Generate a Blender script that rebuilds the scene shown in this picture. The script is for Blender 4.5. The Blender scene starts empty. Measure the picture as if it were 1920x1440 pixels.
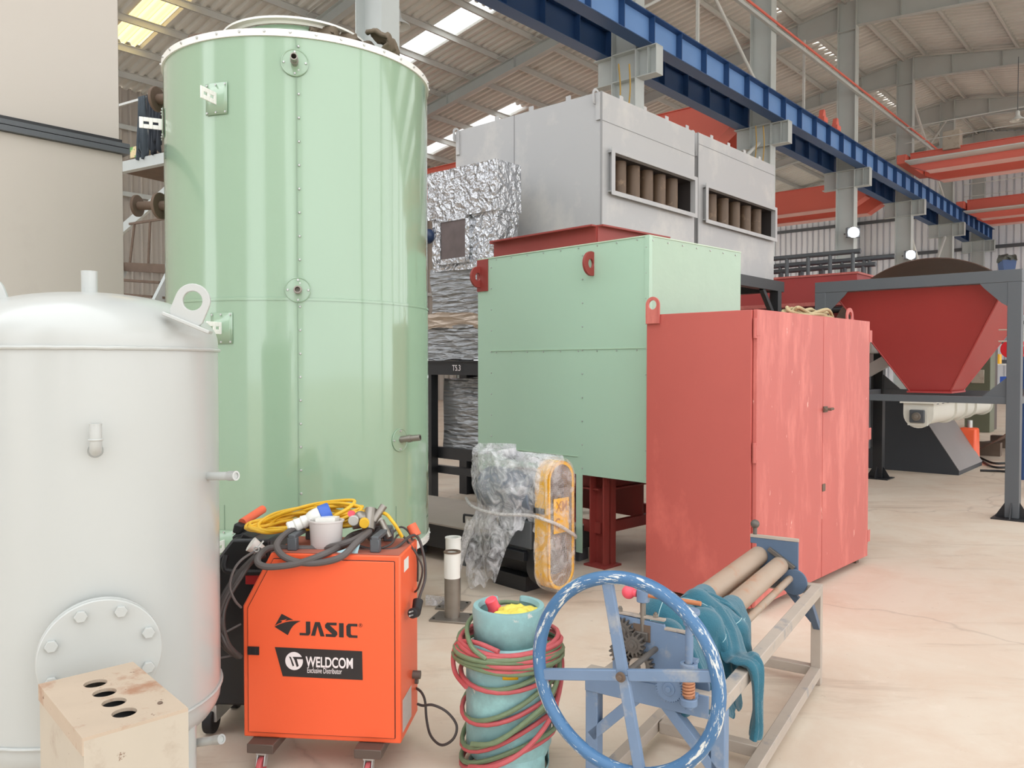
import bpy, bmesh, math, random
import numpy as np
from mathutils import Vector, Matrix, noise as mnoise

random.seed(7)
SC = bpy.context.scene
COL = SC.collection
PI = math.pi
R = math.radians

# ------------------------------------------------------------------ camera, sky, exposure
F = 1500.0
cam_d = bpy.data.cameras.new('camera')
cam = bpy.data.objects.new('camera', cam_d)
COL.objects.link(cam)
cam.location = (0, 0, 1.5)
PITCH = math.atan(35 / F)
cam.rotation_euler = (PI / 2 - PITCH, 0, 0)
cam_d.sensor_width = 36
cam_d.lens = F / 1920 * 36
cam_d.clip_end = 400
SC.camera = cam

world = bpy.data.worlds.new('overcast_sky')
SC.world = world
world.use_nodes = True
wn = world.node_tree
wn.nodes.clear()
wo = wn.nodes.new('ShaderNodeOutputWorld')
wb = wn.nodes.new('ShaderNodeBackground')
wb.inputs[0].default_value = (0.97, 0.985, 1.0, 1)
wb.inputs[1].default_value = 2.6
wn.links.new(wb.outputs[0], wo.inputs[0])

SC.view_settings.view_transform = 'Standard'
SC.view_settings.look = 'None'
SC.view_settings.gamma = 1
SC.view_settings.use_curve_mapping = False
SC.view_settings.exposure = 0.0
try:
    SC.cycles.max_bounces = 10
    SC.cycles.diffuse_bounces = 6
    SC.cycles.transparent_max_bounces = 24
    SC.cycles.use_denoising = True
    SC.cycles.sample_clamp_indirect = 8
except Exception:
    pass

# ------------------------------------------------------------------ colour and materials
def lin(c):
    c = c / 255
    return c / 12.92 if c <= 0.04045 else ((c + 0.055) / 1.055) ** 2.4

def S(r, g, b):
    return (lin(r), lin(g), lin(b), 1)

def sc(c, k):
    return (min(1, c[0] * k), min(1, c[1] * k), min(1, c[2] * k), 1)

MATS = {}

class NT:
    def __init__(s, name):
        s.m = bpy.data.materials.new(name)
        s.m.use_nodes = True
        s.t = s.m.node_tree
        s.t.nodes.clear()
        s.out = s.n('ShaderNodeOutputMaterial')
    def n(s, t, **kw):
        x = s.t.nodes.new(t)
        for k, v in kw.items():
            setattr(x, k, v)
        return x
    def l(s, a, b):
        s.t.links.new(a, b)
    def coord(s, scale=(1, 1, 1), src='Object'):
        tc = s.n('ShaderNodeTexCoord')
        mp = s.n('ShaderNodeMapping')
        mp.inputs['Scale'].default_value = scale
        s.l(tc.outputs[src], mp.inputs[0])
        return mp.outputs[0]
    def noise(s, vec, scale, detail=4, rough=.55, dist=0):
        x = s.n('ShaderNodeTexNoise')
        x.inputs['Scale'].default_value = scale
        x.inputs['Detail'].default_value = detail
        x.inputs['Roughness'].default_value = rough
        x.inputs['Distortion'].default_value = dist
        s.l(vec, x.inputs['Vector'])
        return x.outputs['Fac']
    def ramp(s, fac, stops):
        x = s.n('ShaderNodeValToRGB')
        e = x.color_ramp.elements
        while len(e) < len(stops):
            e.new(.5)
        for i, (p, c) in enumerate(stops):
            e[i].position = p
            e[i].color = c if len(c) == 4 else (*c, 1)
        s.l(fac, x.inputs[0])
        return x.outputs[0]
    def mix(s, fac, a, b, mode='MIX'):
        x = s.n('ShaderNodeMix', data_type='RGBA', blend_type=mode)
        for sock, val in ((x.inputs[0], fac), (x.inputs[6], a), (x.inputs[7], b)):
            if hasattr(val, 'is_linked'):
                s.l(val, sock)
            else:
                sock.default_value = val
        return x.outputs[2]
    def bump(s, h, strength, dist=.01):
        x = s.n('ShaderNodeBump')
        x.inputs['Strength'].default_value = strength
        x.inputs['Distance'].default_value = dist
        s.l(h, x.inputs['Height'])
        return x.outputs[0]

def paint(name, rgb, rough=.45, metal=0.0, var=.08, scale=2.5, stretch=(1, 1, 1), bump=0.0, bscale=40,
          wear=None, wamt=.62, wscale=9, wstretch=(1, 1, 1), wear2=None, w2amt=.66, w2scale=4, coat=0, spec=.5, wsharp=.03):
    """painted or plain surface: gentle tone change, optional chipped or stained patches"""
    if name in MATS:
        return MATS[name]
    t = NT(name)
    b = t.n('ShaderNodeBsdfPrincipled')
    c = S(*rgb)
    v = t.coord(stretch)
    col = t.mix(t.noise(v, scale, 5), sc(c, 1 - var * 1.6), sc(c, 1 + var))
    if wear2:
        f2 = t.ramp(t.noise(t.coord(wstretch), w2scale, 6, .65), [(w2amt, (0, 0, 0)), (min(1, w2amt + .16), (1, 1, 1))])
        col = t.mix(f2, col, S(*wear2))
    if wear:
        f = t.ramp(t.noise(t.coord(wstretch), wscale, 8, .7), [(wamt, (0, 0, 0)), (min(1, wamt + wsharp), (1, 1, 1))])
        col = t.mix(f, col, S(*wear))
    t.l(col, b.inputs['Base Color'])
    b.inputs['Roughness'].default_value = rough
    b.inputs['Metallic'].default_value = metal
    b.inputs['Specular IOR Level'].default_value = spec
    if coat:
        b.inputs['Coat Weight'].default_value = coat
        b.inputs['Coat Roughness'].default_value = .12
    if bump:
        t.l(t.bump(t.noise(v, bscale, 4), bump, .006), b.inputs['Normal'])
    t.l(b.outputs[0], t.out.inputs[0])
    MATS[name] = t.m
    return t.m

def emit(name, rgb, strength):
    t = NT(name)
    e = t.n('ShaderNodeEmission')
    e.inputs[0].default_value = S(*rgb)
    e.inputs[1].default_value = strength
    t.l(e.outputs[0], t.out.inputs[0])
    return t.m

def translucent(name, rgb):
    t = NT(name)
    a = t.n('ShaderNodeBsdfTranslucent')
    a.inputs[0].default_value = S(*rgb)
    d = t.n('ShaderNodeBsdfTransparent')
    d.inputs[0].default_value = S(*rgb)
    m = t.n('ShaderNodeMixShader')
    m.inputs[0].default_value = .35
    t.l(a.outputs[0], m.inputs[1]); t.l(d.outputs[0], m.inputs[2]); t.l(m.outputs[0], t.out.inputs[0])
    return t.m

def film(name, base, opac_lo, opac_hi, scale=14, bump=.8, rough=.18, metal=.0, stretch=(1, 1, 1)):
    """thin crumpled plastic film: see-through, with glossy creases"""
    t = NT(name)
    v = t.coord(stretch)
    n1 = t.noise(v, scale, 5, .6, 1.2)
    n2 = t.noise(v, scale * 3.2, 4, .6, .6)
    h = t.mix(.4, n1, n2)
    vo = t.n('ShaderNodeTexVoronoi', feature='DISTANCE_TO_EDGE')
    vo.inputs['Scale'].default_value = scale * 1.1
    t.l(v, vo.inputs['Vector'])
    h2 = t.mix(.35, h, vo.outputs['Distance'])
    nb = t.bump(h2, bump, .03)
    p = t.n('ShaderNodeBsdfPrincipled')
    p.inputs['Base Color'].default_value = S(*base)
    p.inputs['Roughness'].default_value = rough
    p.inputs['Metallic'].default_value = metal
    p.inputs['Specular IOR Level'].default_value = .9
    t.l(nb, p.inputs['Normal'])
    tr = t.n('ShaderNodeBsdfTransparent')
    m = t.n('ShaderNodeMixShader')
    f = t.ramp(n1, [(.35, (opac_lo,) * 3), (.68, (opac_hi,) * 3)])
    t.l(f, m.inputs[0])
    t.l(tr.outputs[0], m.inputs[1]); t.l(p.outputs[0], m.inputs[2]); t.l(m.outputs[0], t.out.inputs[0])
    return t.m

# ------------------------------------------------------------------ mesh collector
def frame(z, x=None):
    z = Vector(z).normalized()
    x = Vector(x) if x is not None else (Vector((1, 0, 0)) if abs(z.x) < .9 else Vector((0, 1, 0)))
    x = (x - z * x.dot(z)).normalized()
    y = z.cross(x)
    return x, y, z

def mtx(o, z, x=None):
    x, y, z = frame(z, x)
    m = Matrix((x, y, z)).transposed().to_4x4()
    m.translation = Vector(o)
    return m

class MB:
    def __init__(s):
        s.v = []; s.f = []
    def add(s, vs, fs, M=None):
        b = len(s.v)
        s.v += [(M @ Vector(p) if M is not None else Vector(p)) for p in vs]
        s.f += [tuple(i + b for i in f) for f in fs]
        return s
    def box(s, a, b, M=None):
        x0, y0, z0 = a; x1, y1, z1 = b
        return s.add([(x0, y0, z0), (x1, y0, z0), (x1, y1, z0), (x0, y1, z0), (x0, y0, z1), (x1, y0, z1), (x1, y1, z1), (x0, y1, z1)],
                     [(0, 3, 2, 1), (4, 5, 6, 7), (0, 1, 5, 4), (1, 2, 6, 5), (2, 3, 7, 6), (3, 0, 4, 7)], M)
    def bar(s, p, q, w, h, up=(0, 0, 1)):
        """rectangular bar from p to q, w wide across, h along up"""
        p = Vector(p); q = Vector(q)
        x, y, z = frame(q - p, up)
        M = Matrix((x, y, z)).transposed().to_4x4(); M.translation = p
        return s.box((-h / 2, -w / 2, 0), (h / 2, w / 2, (q - p).length), M)
    def prism(s, poly, h, M=None, h0=0):
        n = len(poly)
        vs = [(x, y, h0) for x, y in poly] + [(x, y, h) for x, y in poly]
        fs = [tuple(range(n - 1, -1, -1)), tuple(range(n, 2 * n))] + [(i, (i + 1) % n, n + (i + 1) % n, n + i) for i in range(n)]
        return s.add(vs, fs, M)
    def ringplate(s, outer, inner, h, M=None, h0=0):
        n = len(outer)
        vs = [(x, y, h0) for x, y in outer] + [(x, y, h0) for x, y in inner] + [(x, y, h) for x, y in outer] + [(x, y, h) for x, y in inner]
        fs = []
        for i in range(n):
            j = (i + 1) % n
            fs += [(i, n + i, n + j, j), (2 * n + i, 2 * n + j, 3 * n + j, 3 * n + i), (i, j, 2 * n + j, 2 * n + i), (n + i, 3 * n + i, 3 * n + j, n + j)]
        return s.add(vs, fs, M)
    def cyl(s, p, q, r, r2=None, n=24, caps=True):
        r2 = r if r2 is None else r2
        p = Vector(p); q = Vector(q)
        M = mtx(p, q - p); L = (q - p).length
        vs = [(r * math.cos(2 * PI * i / n), r * math.sin(2 * PI * i / n), 0) for i in range(n)] + \
             [(r2 * math.cos(2 * PI * i / n), r2 * math.sin(2 * PI * i / n), L) for i in range(n)]
        fs = [(i, (i + 1) % n, n + (i + 1) % n, n + i) for i in range(n)]
        if caps:
            fs += [tuple(range(n - 1, -1, -1)), tuple(range(n, 2 * n))]
        return s.add(vs, fs, M)
    def pipe(s, p, q, r, ri, n=24):
        p = Vector(p); q = Vector(q)
        M = mtx(p, q - p); L = (q - p).length
        o = [(r * math.cos(2 * PI * i / n), r * math.sin(2 * PI * i / n)) for i in range(n)]
        k = [(ri * math.cos(2 * PI * i / n), ri * math.sin(2 * PI * i / n)) for i in range(n)]
        return s.ringplate(o, k, L, M)
    def lathe(s, prof, n=48, M=None, a0=0, a1=None):
        full = a1 is None
        a1 = a0 + 2 * PI if full else a1
        k = n if full else n + 1
        vs = []; fs = []
        for r, z in prof:
            for i in range(k):
                a = a0 + (a1 - a0) * i / n
                vs.append((r * math.cos(a), r * math.sin(a), z))
        for j in range(len(prof) - 1):
            for i in range(n):
                i2 = (i + 1) % k
                fs.append((j * k + i, j * k + i2, (j + 1) * k + i2, (j + 1) * k + i))
        return s.add(vs, fs, M)
    def tube(s, pts, r, n=10, closed=False):
        pts = [Vector(p) for p in pts]
        N = len(pts)
        rs = r if hasattr(r, '__len__') else [r] * N
        tan = []
        for i in range(N):
            a = pts[(i - 1) % N] if (closed or i > 0) else pts[i]
            b = pts[(i + 1) % N] if (closed or i < N - 1) else pts[i]
            d = b - a
            tan.append(d.normalized() if d.length > 1e-9 else Vector((0, 0, 1)))
        x = frame(tan[0])[0]
        vs = []; fs = []
        for i in range(N):
            x = x - tan[i] * x.dot(tan[i])
            x = x.normalized() if x.length > 1e-6 else frame(tan[i])[0]
            y = tan[i].cross(x)
            for k in range(n):
                a = 2 * PI * k / n
                vs.append(pts[i] + (x * math.cos(a) + y * math.sin(a)) * rs[i])
        for i in range(N if closed else N - 1):
            j = (i + 1) % N
            for k in range(n):
                k2 = (k + 1) % n
                fs.append((i * n + k, i * n + k2, j * n + k2, j * n + k))
        if not closed:
            fs += [tuple(range(n - 1, -1, -1)), tuple((N - 1) * n + k for k in range(n))]
        return s.add(vs, fs)
    def ball(s, c, r, n=16, sx=1, sy=1, sz=1):
        prof = [(max(1e-4, r * math.sin(PI * i / n)), -r * math.cos(PI * i / n)) for i in range(n + 1)]
        M = Matrix.Translation(Vector(c)) @ Matrix.Diagonal((sx, sy, sz, 1))
        return s.lathe(prof, n * 2, M)
    def grid(s, fn, nu, nv, M=None, closeu=False):
        ku = nu if closeu else nu + 1
        vs = [fn(i / nu, j / nv) for j in range(nv + 1) for i in range(ku)]
        fs = []
        for j in range(nv):
            for i in range(nu):
                i2 = (i + 1) % ku
                fs.append((j * ku + i, j * ku + i2, (j + 1) * ku + i2, (j + 1) * ku + i))
        return s.add(vs, fs, M)
    def build(s, name, mat, parent=None, bevel=0, smooth=35, solid=0, loc=None, rot=None, segs=2):
        me = bpy.data.meshes.new(name)
        bm = bmesh.new()
        bv = [bm.verts.new(p) for p in s.v]
        for f in s.f:
            try:
                bm.faces.new([bv[i] for i in f])
            except ValueError:
                pass
        bmesh.ops.recalc_face_normals(bm, faces=bm.faces)
        bm.to_mesh(me); bm.free()
        if smooth:
            for p in me.polygons:
                p.use_smooth = True
            me.set_sharp_from_angle(angle=R(smooth))
        for m in (mat if isinstance(mat, (list, tuple)) else [mat]):
            me.materials.append(m)
        o = bpy.data.objects.new(name, me)
        COL.objects.link(o)
        if parent is not None:
            o.parent = parent
        if loc is not None:
            o.location = loc
        if rot is not None:
            o.rotation_euler = rot
        if solid:
            k = o.modifiers.new('thickness', 'SOLIDIFY'); k.thickness = solid; k.offset = 0
        if bevel:
            k = o.modifiers.new('edge', 'BEVEL'); k.width = bevel; k.segments = segs; k.limit_method = 'ANGLE'; k.angle_limit = R(40)
            k.harden_normals = False
        return o

def thing(name, label, cat, loc=(0, 0, 0), rotz=0, group=None, kind=None):
    o = bpy.data.objects.new(name, None)
    o.empty_display_size = .1
    COL.objects.link(o)
    o.location = loc
    o.rotation_euler = (0, 0, rotz)
    return tag(o, label, cat, group, kind)

def tag(o, label=None, cat=None, group=None, kind=None):
    if label: o['label'] = label
    if cat: o['category'] = cat
    if group: o['group'] = group
    if kind: o['kind'] = kind
    return o

def struct(name, mb, mat, label=None, **kw):
    o = mb.build(name, mat, **kw)
    o['kind'] = 'structure'
    if label: o['label'] = label
    return o

def clone(o, parent=None):
    c = o.copy(); COL.objects.link(c)
    if parent is not None: c.parent = parent
    for ch in list(o.children): clone(ch, c)
    return c

def at(px, py, Y):
    """world point seen at frame position (px, py) at distance Y"""
    a = (px - 960) / F; b = (720 - py) / F
    d = Vector((a, math.cos(PITCH) + b * math.sin(PITCH), b * math.cos(PITCH) - math.sin(PITCH)))
    return Vector((0, 0, 1.5)) + d * (Y / d.y)

def fitin(o, p):
    """world point into the frame of an unparented empty"""
    M = Matrix.Translation(o.location) @ Matrix.Rotation(o.rotation_euler.z, 4, 'Z')
    return M.inverted() @ Vector(p)

def circ(r, n=32, cx=0, cy=0, a0=0):
    return [(cx + r * math.cos(a0 + 2 * PI * i / n), cy + r * math.sin(a0 + 2 * PI * i / n)) for i in range(n)]

def lug_mb(w, h, rh, t, M, n=32):
    """lifting eye: straight foot, round head, round hole; local x across, y up, z thickness"""
    r = w / 2; cy = h - r
    inner = circ(rh, n, 0, cy, 0)
    outer = []
    for i in range(n):
        a = 2 * PI * i / n
        c, s_ = math.cos(a), math.sin(a)
        if s_ >= 0:
            outer.append((r * c, cy + r * s_))
        else:
            k = min(r / max(abs(c), 1e-6), cy / max(-s_, 1e-6))
            outer.append((k * c, cy + k * s_))
    return MB().ringplate(outer, inner, t / 2, M, -t / 2)

def smoothpath(pts, k=8, closed=False):
    """Catmull-Rom through pts"""
    P = [Vector(p) for p in pts]
    N = len(P); out = []
    rng = range(N if closed else N - 1)
    for i in rng:
        p0 = P[(i - 1) % N] if (closed or i > 0) else P[0]
        p1 = P[i]; p2 = P[(i + 1) % N]
        p3 = P[(i + 2) % N] if (closed or i + 2 < N) else P[-1]
        for j in range(k):
            t = j / k
            out.append(.5 * ((2 * p1) + (p2 - p0) * t + (2 * p0 - 5 * p1 + 4 * p2 - p3) * t * t + (3 * p1 - p0 - 3 * p2 + p3) * t ** 3))
    if not closed: out.append(P[-1])
    return out

def text_mesh(body, size, bold=0, xs=1.0, depth=.0006):
    cu = bpy.data.curves.new('lettering', 'FONT')
    cu.body = body; cu.size = size; cu.offset = bold; cu.extrude = depth; cu.align_x = 'CENTER'; cu.align_y = 'CENTER'
    ob = bpy.data.objects.new('lettering', cu)
    COL.objects.link(ob)
    bpy.context.view_layer.update()
    me = bpy.data.meshes.new_from_object(ob)
    bpy.data.objects.remove(ob)
    for v in me.vertices: v.co.x *= xs
    return me

def text_obj(name, body, size, mat, parent, M, bold=0, xs=1.0):
    me = text_mesh(body, size, bold, xs)
    me.materials.clear(); me.materials.append(mat)
    me.transform(M)
    o = bpy.data.objects.new(name, me); COL.objects.link(o); o.parent = parent
    return o

def facing(o, xdir, up=(0, 0, 1)):
    """matrix placing flat lettering at o, text running along xdir, upright along up"""
    x = Vector(xdir).normalized(); y = Vector(up).normalized(); z = x.cross(y)
    M = Matrix((x, y, z)).transposed().to_4x4(); M.translation = Vector(o)
    return M

# ------------------------------------------------------------------ hall frame
UA = math.atan2(.753, .658)                 # the hall's long direction
U = Vector((.658, .753, 0)); V = Vector((-.753, .658, 0))
def H(t, d, z=0):
    return U * t + V * d + Vector((0, 0, z))
ROW = 8.37                                  # centre line of the column row
RIDGE = 12.65
def roofz(d):
    return RIDGE - .165 * abs(d - 8.1)
COLS = [6.87 + 6.02 * n for n in range(-1, 7)]

# ------------------------------------------------------------------ materials
M_floor = None
def floor_mat():
    t = NT('dusty_concrete')
    b = t.n('ShaderNodeBsdfPrincipled')
    v = t.coord()
    base = t.mix(t.noise(v, .35, 6, .6), S(200, 186, 168), S(226, 213, 197))
    n2 = t.ramp(t.noise(v, 1.6, 8, .68, .6), [(.42, (0, 0, 0)), (.72, (1, 1, 1))])
    base = t.mix(n2, base, S(206, 184, 164))
    vs = t.coord((.5, 2.4, 1))
    n3 = t.ramp(t.noise(vs, 1.3, 8, .72, .8), [(.55, (0, 0, 0)), (.75, (.8, .8, .8))])
    base = t.mix(n3, base, S(172, 150, 132))
    n5 = t.ramp(t.noise(v, 5.5, 8, .72, .4), [(.6, (0, 0, 0)), (.78, (.55, .55, .55))])
    base = t.mix(n5, base, S(232, 218, 205))
    n4 = t.ramp(t.noise(v, 14, 6, .7), [(.66, (0, 0, 0)), (.74, (.7, .7, .7))])
    base = t.mix(n4, base, S(150, 128, 112))
    vc = t.n('ShaderNodeTexVoronoi', feature='DISTANCE_TO_EDGE')
    vc.inputs['Scale'].default_value = .32
    wv = t.coord((1, 1, 1))
    nd = t.n('ShaderNodeTexNoise'); nd.inputs['Scale'].default_value = 1.4; nd.inputs['Detail'].default_value = 6
    t.l(wv, nd.inputs['Vector'])
    ad = t.n('ShaderNodeVectorMath', operation='MULTIPLY_ADD')
    ad.inputs[1].default_value = (.7, .7, .7)
    t.l(nd.outputs['Color'], ad.inputs[0]); t.l(wv, ad.inputs[2]); t.l(ad.outputs[0], vc.inputs['Vector'])
    cr = t.ramp(vc.outputs['Distance'], [(.0, (1, 1, 1)), (.006, (0, 0, 0))])
    crk = t.mix(.28, (0, 0, 0, 1), cr)
    base = t.mix(crk, base, S(120, 100, 88))
    t.l(base, b.inputs['Base Color'])
    b.inputs['Roughness'].default_value = .62
    t.l(t.bump(t.noise(v, 26, 6, .7), .25, .004), b.inputs['Normal'])
    t.l(b.outputs[0], t.out.inputs[0])
    return t.m
M_floor = floor_mat()
M_sheet = paint('aged_roof_sheet', (222, 223, 218), .6, var=.12, scale=.5, stretch=(3, .4, 1), wear2=(196, 188, 174), w2amt=.6, w2scale=.8)
M_wall = paint('pale_wall_sheet', (232, 235, 240), .55, var=.06, scale=.6, stretch=(1, 1, .2))
M_wallL = paint('brown_grey_wall_sheet', (180, 174, 166), .6, var=.1, scale=.8)
M_steel = paint('grey_structural_paint', (188, 194, 192), .55, var=.09, scale=1.2)
M_steelL = paint('light_grey_purlin_paint', (200, 202, 198), .55, var=.08, scale=1.2)
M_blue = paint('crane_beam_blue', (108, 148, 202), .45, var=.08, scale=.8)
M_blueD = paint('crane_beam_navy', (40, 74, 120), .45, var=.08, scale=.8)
M_crane = paint('crane_red_orange', (228, 116, 100), .5, var=.07, scale=.6)
M_redD = paint('dark_red_primer', (150, 62, 56), .55, var=.1, scale=2)
M_black = paint('black_paint', (34, 35, 38), .4, var=.15, scale=3)
M_blackm = paint('matt_black_rubber', (26, 26, 28), .6, var=.1, scale=6)
M_char = paint('charcoal_paint', (84, 88, 92), .45, var=.06, scale=2)
M_white = paint('white_tank_paint', (182, 185, 182), .28, var=.02, scale=2, coat=.3, bump=.04, bscale=9)
M_whiteP = paint('white_plain', (232, 232, 226), .4, var=.03)
M_green = None
def green_mat():
    t = NT('pale_green_sheet')
    b = t.n('ShaderNodeBsdfPrincipled')
    v = t.coord((1, 1, .25))
    c = S(142, 170, 144)
    t.l(t.mix(t.noise(v, 1.6, 3), sc(c, .95), sc(c, 1.05)), b.inputs['Base Color'])
    b.inputs['Roughness'].default_value = .13
    b.inputs['Specular IOR Level'].default_value = .6
    b.inputs['Coat Weight'].default_value = .62
    b.inputs['Coat Roughness'].default_value = .06
    b.inputs['Coat IOR'].default_value = 1.6
    t.l(t.bump(t.noise(t.coord((1, 1, .16)), 2.6, 2, .5), .35, .03), b.inputs['Normal'])
    t.l(b.outputs[0], t.out.inputs[0])
    return t.m
M_green = green_mat()
M_green2 = paint('green_panel_paint', (172, 202, 180), .38, var=.03, scale=1.4, bump=.08, bscale=3)
M_greenf = paint('green_protective_film', (160, 186, 162), .22, var=.05, scale=5, bump=.5, bscale=7)
M_galv = paint('galvanised_steel', (196, 198, 196), .35, metal=.6, var=.08, scale=8)
M_zinc = paint('bare_steel', (150, 144, 136), .38, metal=.75, var=.15, scale=6, stretch=(1, 1, 3))
M_rust = paint('rusty_steel', (108, 90, 76), .7, var=.2, scale=6, bump=.3)
M_greyp = paint('grey_casing_paint', (172, 172, 172), .35, var=.03, scale=.9, wear2=(188, 186, 182), w2amt=.5, w2scale=1.5)
M_cab = paint('faded_red_cabinet', (190, 98, 90), .5, var=.08, scale=2, stretch=(1.5, 1.5, .5), wear2=(208, 118, 108), w2amt=.5, w2scale=3.5,
              wear=(232, 176, 164), wamt=.66, wscale=15, wstretch=(1.8, 1.8, .45))
M_cabS = paint('red_cabinet_side', (184, 88, 80), .5, var=.06, scale=2, wear2=(204, 104, 94), w2amt=.56, w2scale=2.5,
               wear=(196, 150, 110), wamt=.735, wscale=7, wstretch=(1, 1, .6))
M_orange = paint('machine_orange', (244, 100, 58), .42, var=.02, scale=2)
M_dust = paint('dusty_orange_top', (168, 96, 78), .75, var=.2, scale=9)
M_ink = paint('black_ink', (46, 42, 42), .5, var=.02)
M_inkw = paint('white_ink', (240, 232, 232), .5, var=.02)
M_gasb = paint('turquoise_cylinder', (138, 178, 180), .42, var=.08, scale=5, wear2=(152, 200, 200), w2amt=.5, w2scale=7,
               wear=(206, 204, 196), wamt=.63, wscale=12, bump=.15)
M_hoseR = paint('red_hose', (190, 88, 92), .5, var=.14, scale=30)
M_hoseG = paint('green_hose', (112, 130, 98), .5, var=.16, scale=30)
M_bench = paint('bench_blue', (112, 134, 162), .55, var=.1, scale=8, wear2=(156, 158, 160), w2amt=.55, w2scale=9, wear=(150, 138, 128), wamt=.68, wscale=26)
M_benchG = paint('dusty_bench_grey', (176, 164, 152), .65, var=.1, scale=7, wear2=(128, 132, 138), w2amt=.58, w2scale=8)
M_benchB = paint('bench_dark_blue', (82, 102, 126), .55, var=.1, scale=8)
M_wheel = paint('chipped_blue_wheel', (62, 104, 146), .4, var=.1, scale=6, wear=(222, 222, 214), wamt=.545, wscale=15, wear2=(92, 126, 162), w2amt=.5, w2scale=10, bump=.3, bscale=40)
M_roller = paint('dusty_roller', (170, 150, 132), .5, var=.12, scale=6, stretch=(1, .4, 1), wear2=(172, 126, 98), w2amt=.55, w2scale=8)
M_gear = paint('greasy_gear_steel', (104, 98, 92), .5, metal=.3, var=.2, scale=20)
M_pink = paint('pink_red_knob', (232, 84, 100), .4, var=.03)
M_yel = paint('yellow_cable', (226, 178, 42), .45, var=.12, scale=22)
M_yelg = paint('guard_yellow', (244, 186, 42), .45, var=.06, scale=7, wear2=(228, 160, 70), w2amt=.6, w2scale=9)
M_cableg = paint('grey_rubber_cable', (92, 86, 84), .6, var=.08, scale=20)
M_cableb = paint('thin_dark_cable', (66, 60, 58), .55, var=.08, scale=20)
M_cream = paint('cream_box_paint', (184, 174, 158), .6, var=.06, scale=5, wear2=(164, 148, 132), w2amt=.52, w2scale=7, wear=(112, 80, 60), wamt=.66, wscale=20)
M_creamT = paint('worn_box_top', (184, 166, 146), .65, var=.1, scale=6, wear2=(158, 118, 92), w2amt=.54, w2scale=9, wear=(104, 70, 52), wamt=.64, wscale=24)
M_hop = paint('hopper_red', (166, 56, 54), .45, var=.06, scale=1.5)
M_drum = paint('rolled_brown_steel', (92, 62, 48), .55, var=.15, scale=1.5, bump=.1)
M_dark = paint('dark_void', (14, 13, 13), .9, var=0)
M_tube = paint('sooty_tube_steel', (104, 84, 66), .55, var=.25, scale=5, stretch=(3, 3, .4), wear2=(150, 124, 98), w2amt=.55, w2scale=7)
M_blueplug = paint('plug_blue', (60, 100, 190), .4, var=.02)
M_teal = None
M_beltred = paint('belt_red', (180, 40, 44), .5, var=.05)

# ================================================================== HALL
def hobj(mb, name, mat, **kw):
    """hall structure drawn in (t, d, z)"""
    o = struct(name, mb, mat, **kw)
    o.rotation_euler = (0, 0, UA)
    return o

T0, T1 = 3.2, 43.6
DL, DR = 24.9, -9.5
fl = MB().box((-60, -60, -.1), (80, 90, 0))
struct('floor', fl, M_floor, smooth=0)

# corrugated roof: waves run down the slope
def wave_sheet(t0, t1, d0, d1, zf, pitch=.28, amp=.04, name='ceiling', mat=M_sheet):
    ts = [t0]; k = math.floor(t0 / pitch)
    while ts[-1] < t1:
        for f in (.0, .36, .5, .86):
            x = (k + f) * pitch
            if t0 < x < t1: ts.append(x)
        k += 1
        if k * pitch > t1: break
    ts.append(t1); n = len(ts) - 1
    vs = []; fs = []
    for t in ts:
        f = (t / pitch) % 1.0
        z = amp * (-1 if f < .361 else (-1 + 2 * (f - .36) / .14 if f < .5 else (1 if f < .861 else 1 - 2 * (f - .86) / .14)))
        vs += [(t, d0, zf(d0) + z), (t, d1, zf(d1) + z)]
    for i in range(n):
        fs.append((2 * i, 2 * i + 1, 2 * i + 3, 2 * i + 2))
    return vs, fs
SKY = [9.6, 16.35, 22.0]
SKYD = [(13.2, 22.4), (15.3, 22.5), (18.9, 24.5), (15.5, 24), (15.5, 24), (15.5, 24)]
SKW = [.42, .42, .36]
lft = MB(); prev = T0
for k, c in enumerate(SKY):
    a, b = c - SKW[k], c + SKW[k]
    lft.add(*wave_sheet(prev, a, 8.1, DL + .3, roofz))
    lft.add(*wave_sheet(a, b, 8.1, SKYD[k][0], roofz))
    lft.add(*wave_sheet(a, b, SKYD[k][1], DL + .3, roofz))
    prev = b
lft.add(*wave_sheet(prev, T1 + .3, 8.1, DL + .3, roofz))
# left slope has no slot by the ridge; glowing strips below imitate one
hobj(lft, 'ceiling_left_slope', M_sheet, smooth=60)
rgt = MB(); prev = T0
ADDED_SKY = [6.9 + 6.02 * k for k in range(7)]
for c in ADDED_SKY:
    a, b = c - 1.3 + 2.9, c + 1.3 + 2.9
    if b > T1: break
    rgt.add(*wave_sheet(prev, a, DR - .6, 8.1, roofz)); rgt.add(*wave_sheet(a, b, 2.2, 8.1, roofz)); rgt.add(*wave_sheet(a, b, DR - .6, -8.6, roofz)); prev = b
rgt.add(*wave_sheet(prev, T1 + .3, DR - .6, 8.1, roofz))
hobj(rgt, 'ceiling_right_slope', M_sheet, smooth=60)
M_sky = translucent('skylight_sheet', (250, 250, 248))
M_skyY = translucent('yellowed_skylight_sheet', (255, 226, 150))
for k, c in enumerate(ADDED_SKY[:6]):  # unseen roof lights added to brighten the far hall
    hobj(MB().add(*wave_sheet(c + 1.6, c + 4.2, -8.6, 2.2, lambda d: roofz(d) + .004)), 'window_%d' % (k + 20), M_sky, smooth=60)
for k, c in enumerate(SKY):
    a, b = SKYD[k]
    m = MB().add(*wave_sheet(c - SKW[k], c + SKW[k], a, b, lambda d: roofz(d) + .004))
    hobj(m, 'window_%d' % (k + 1), M_skyY if k == 0 else M_sky, smooth=60)
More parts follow.
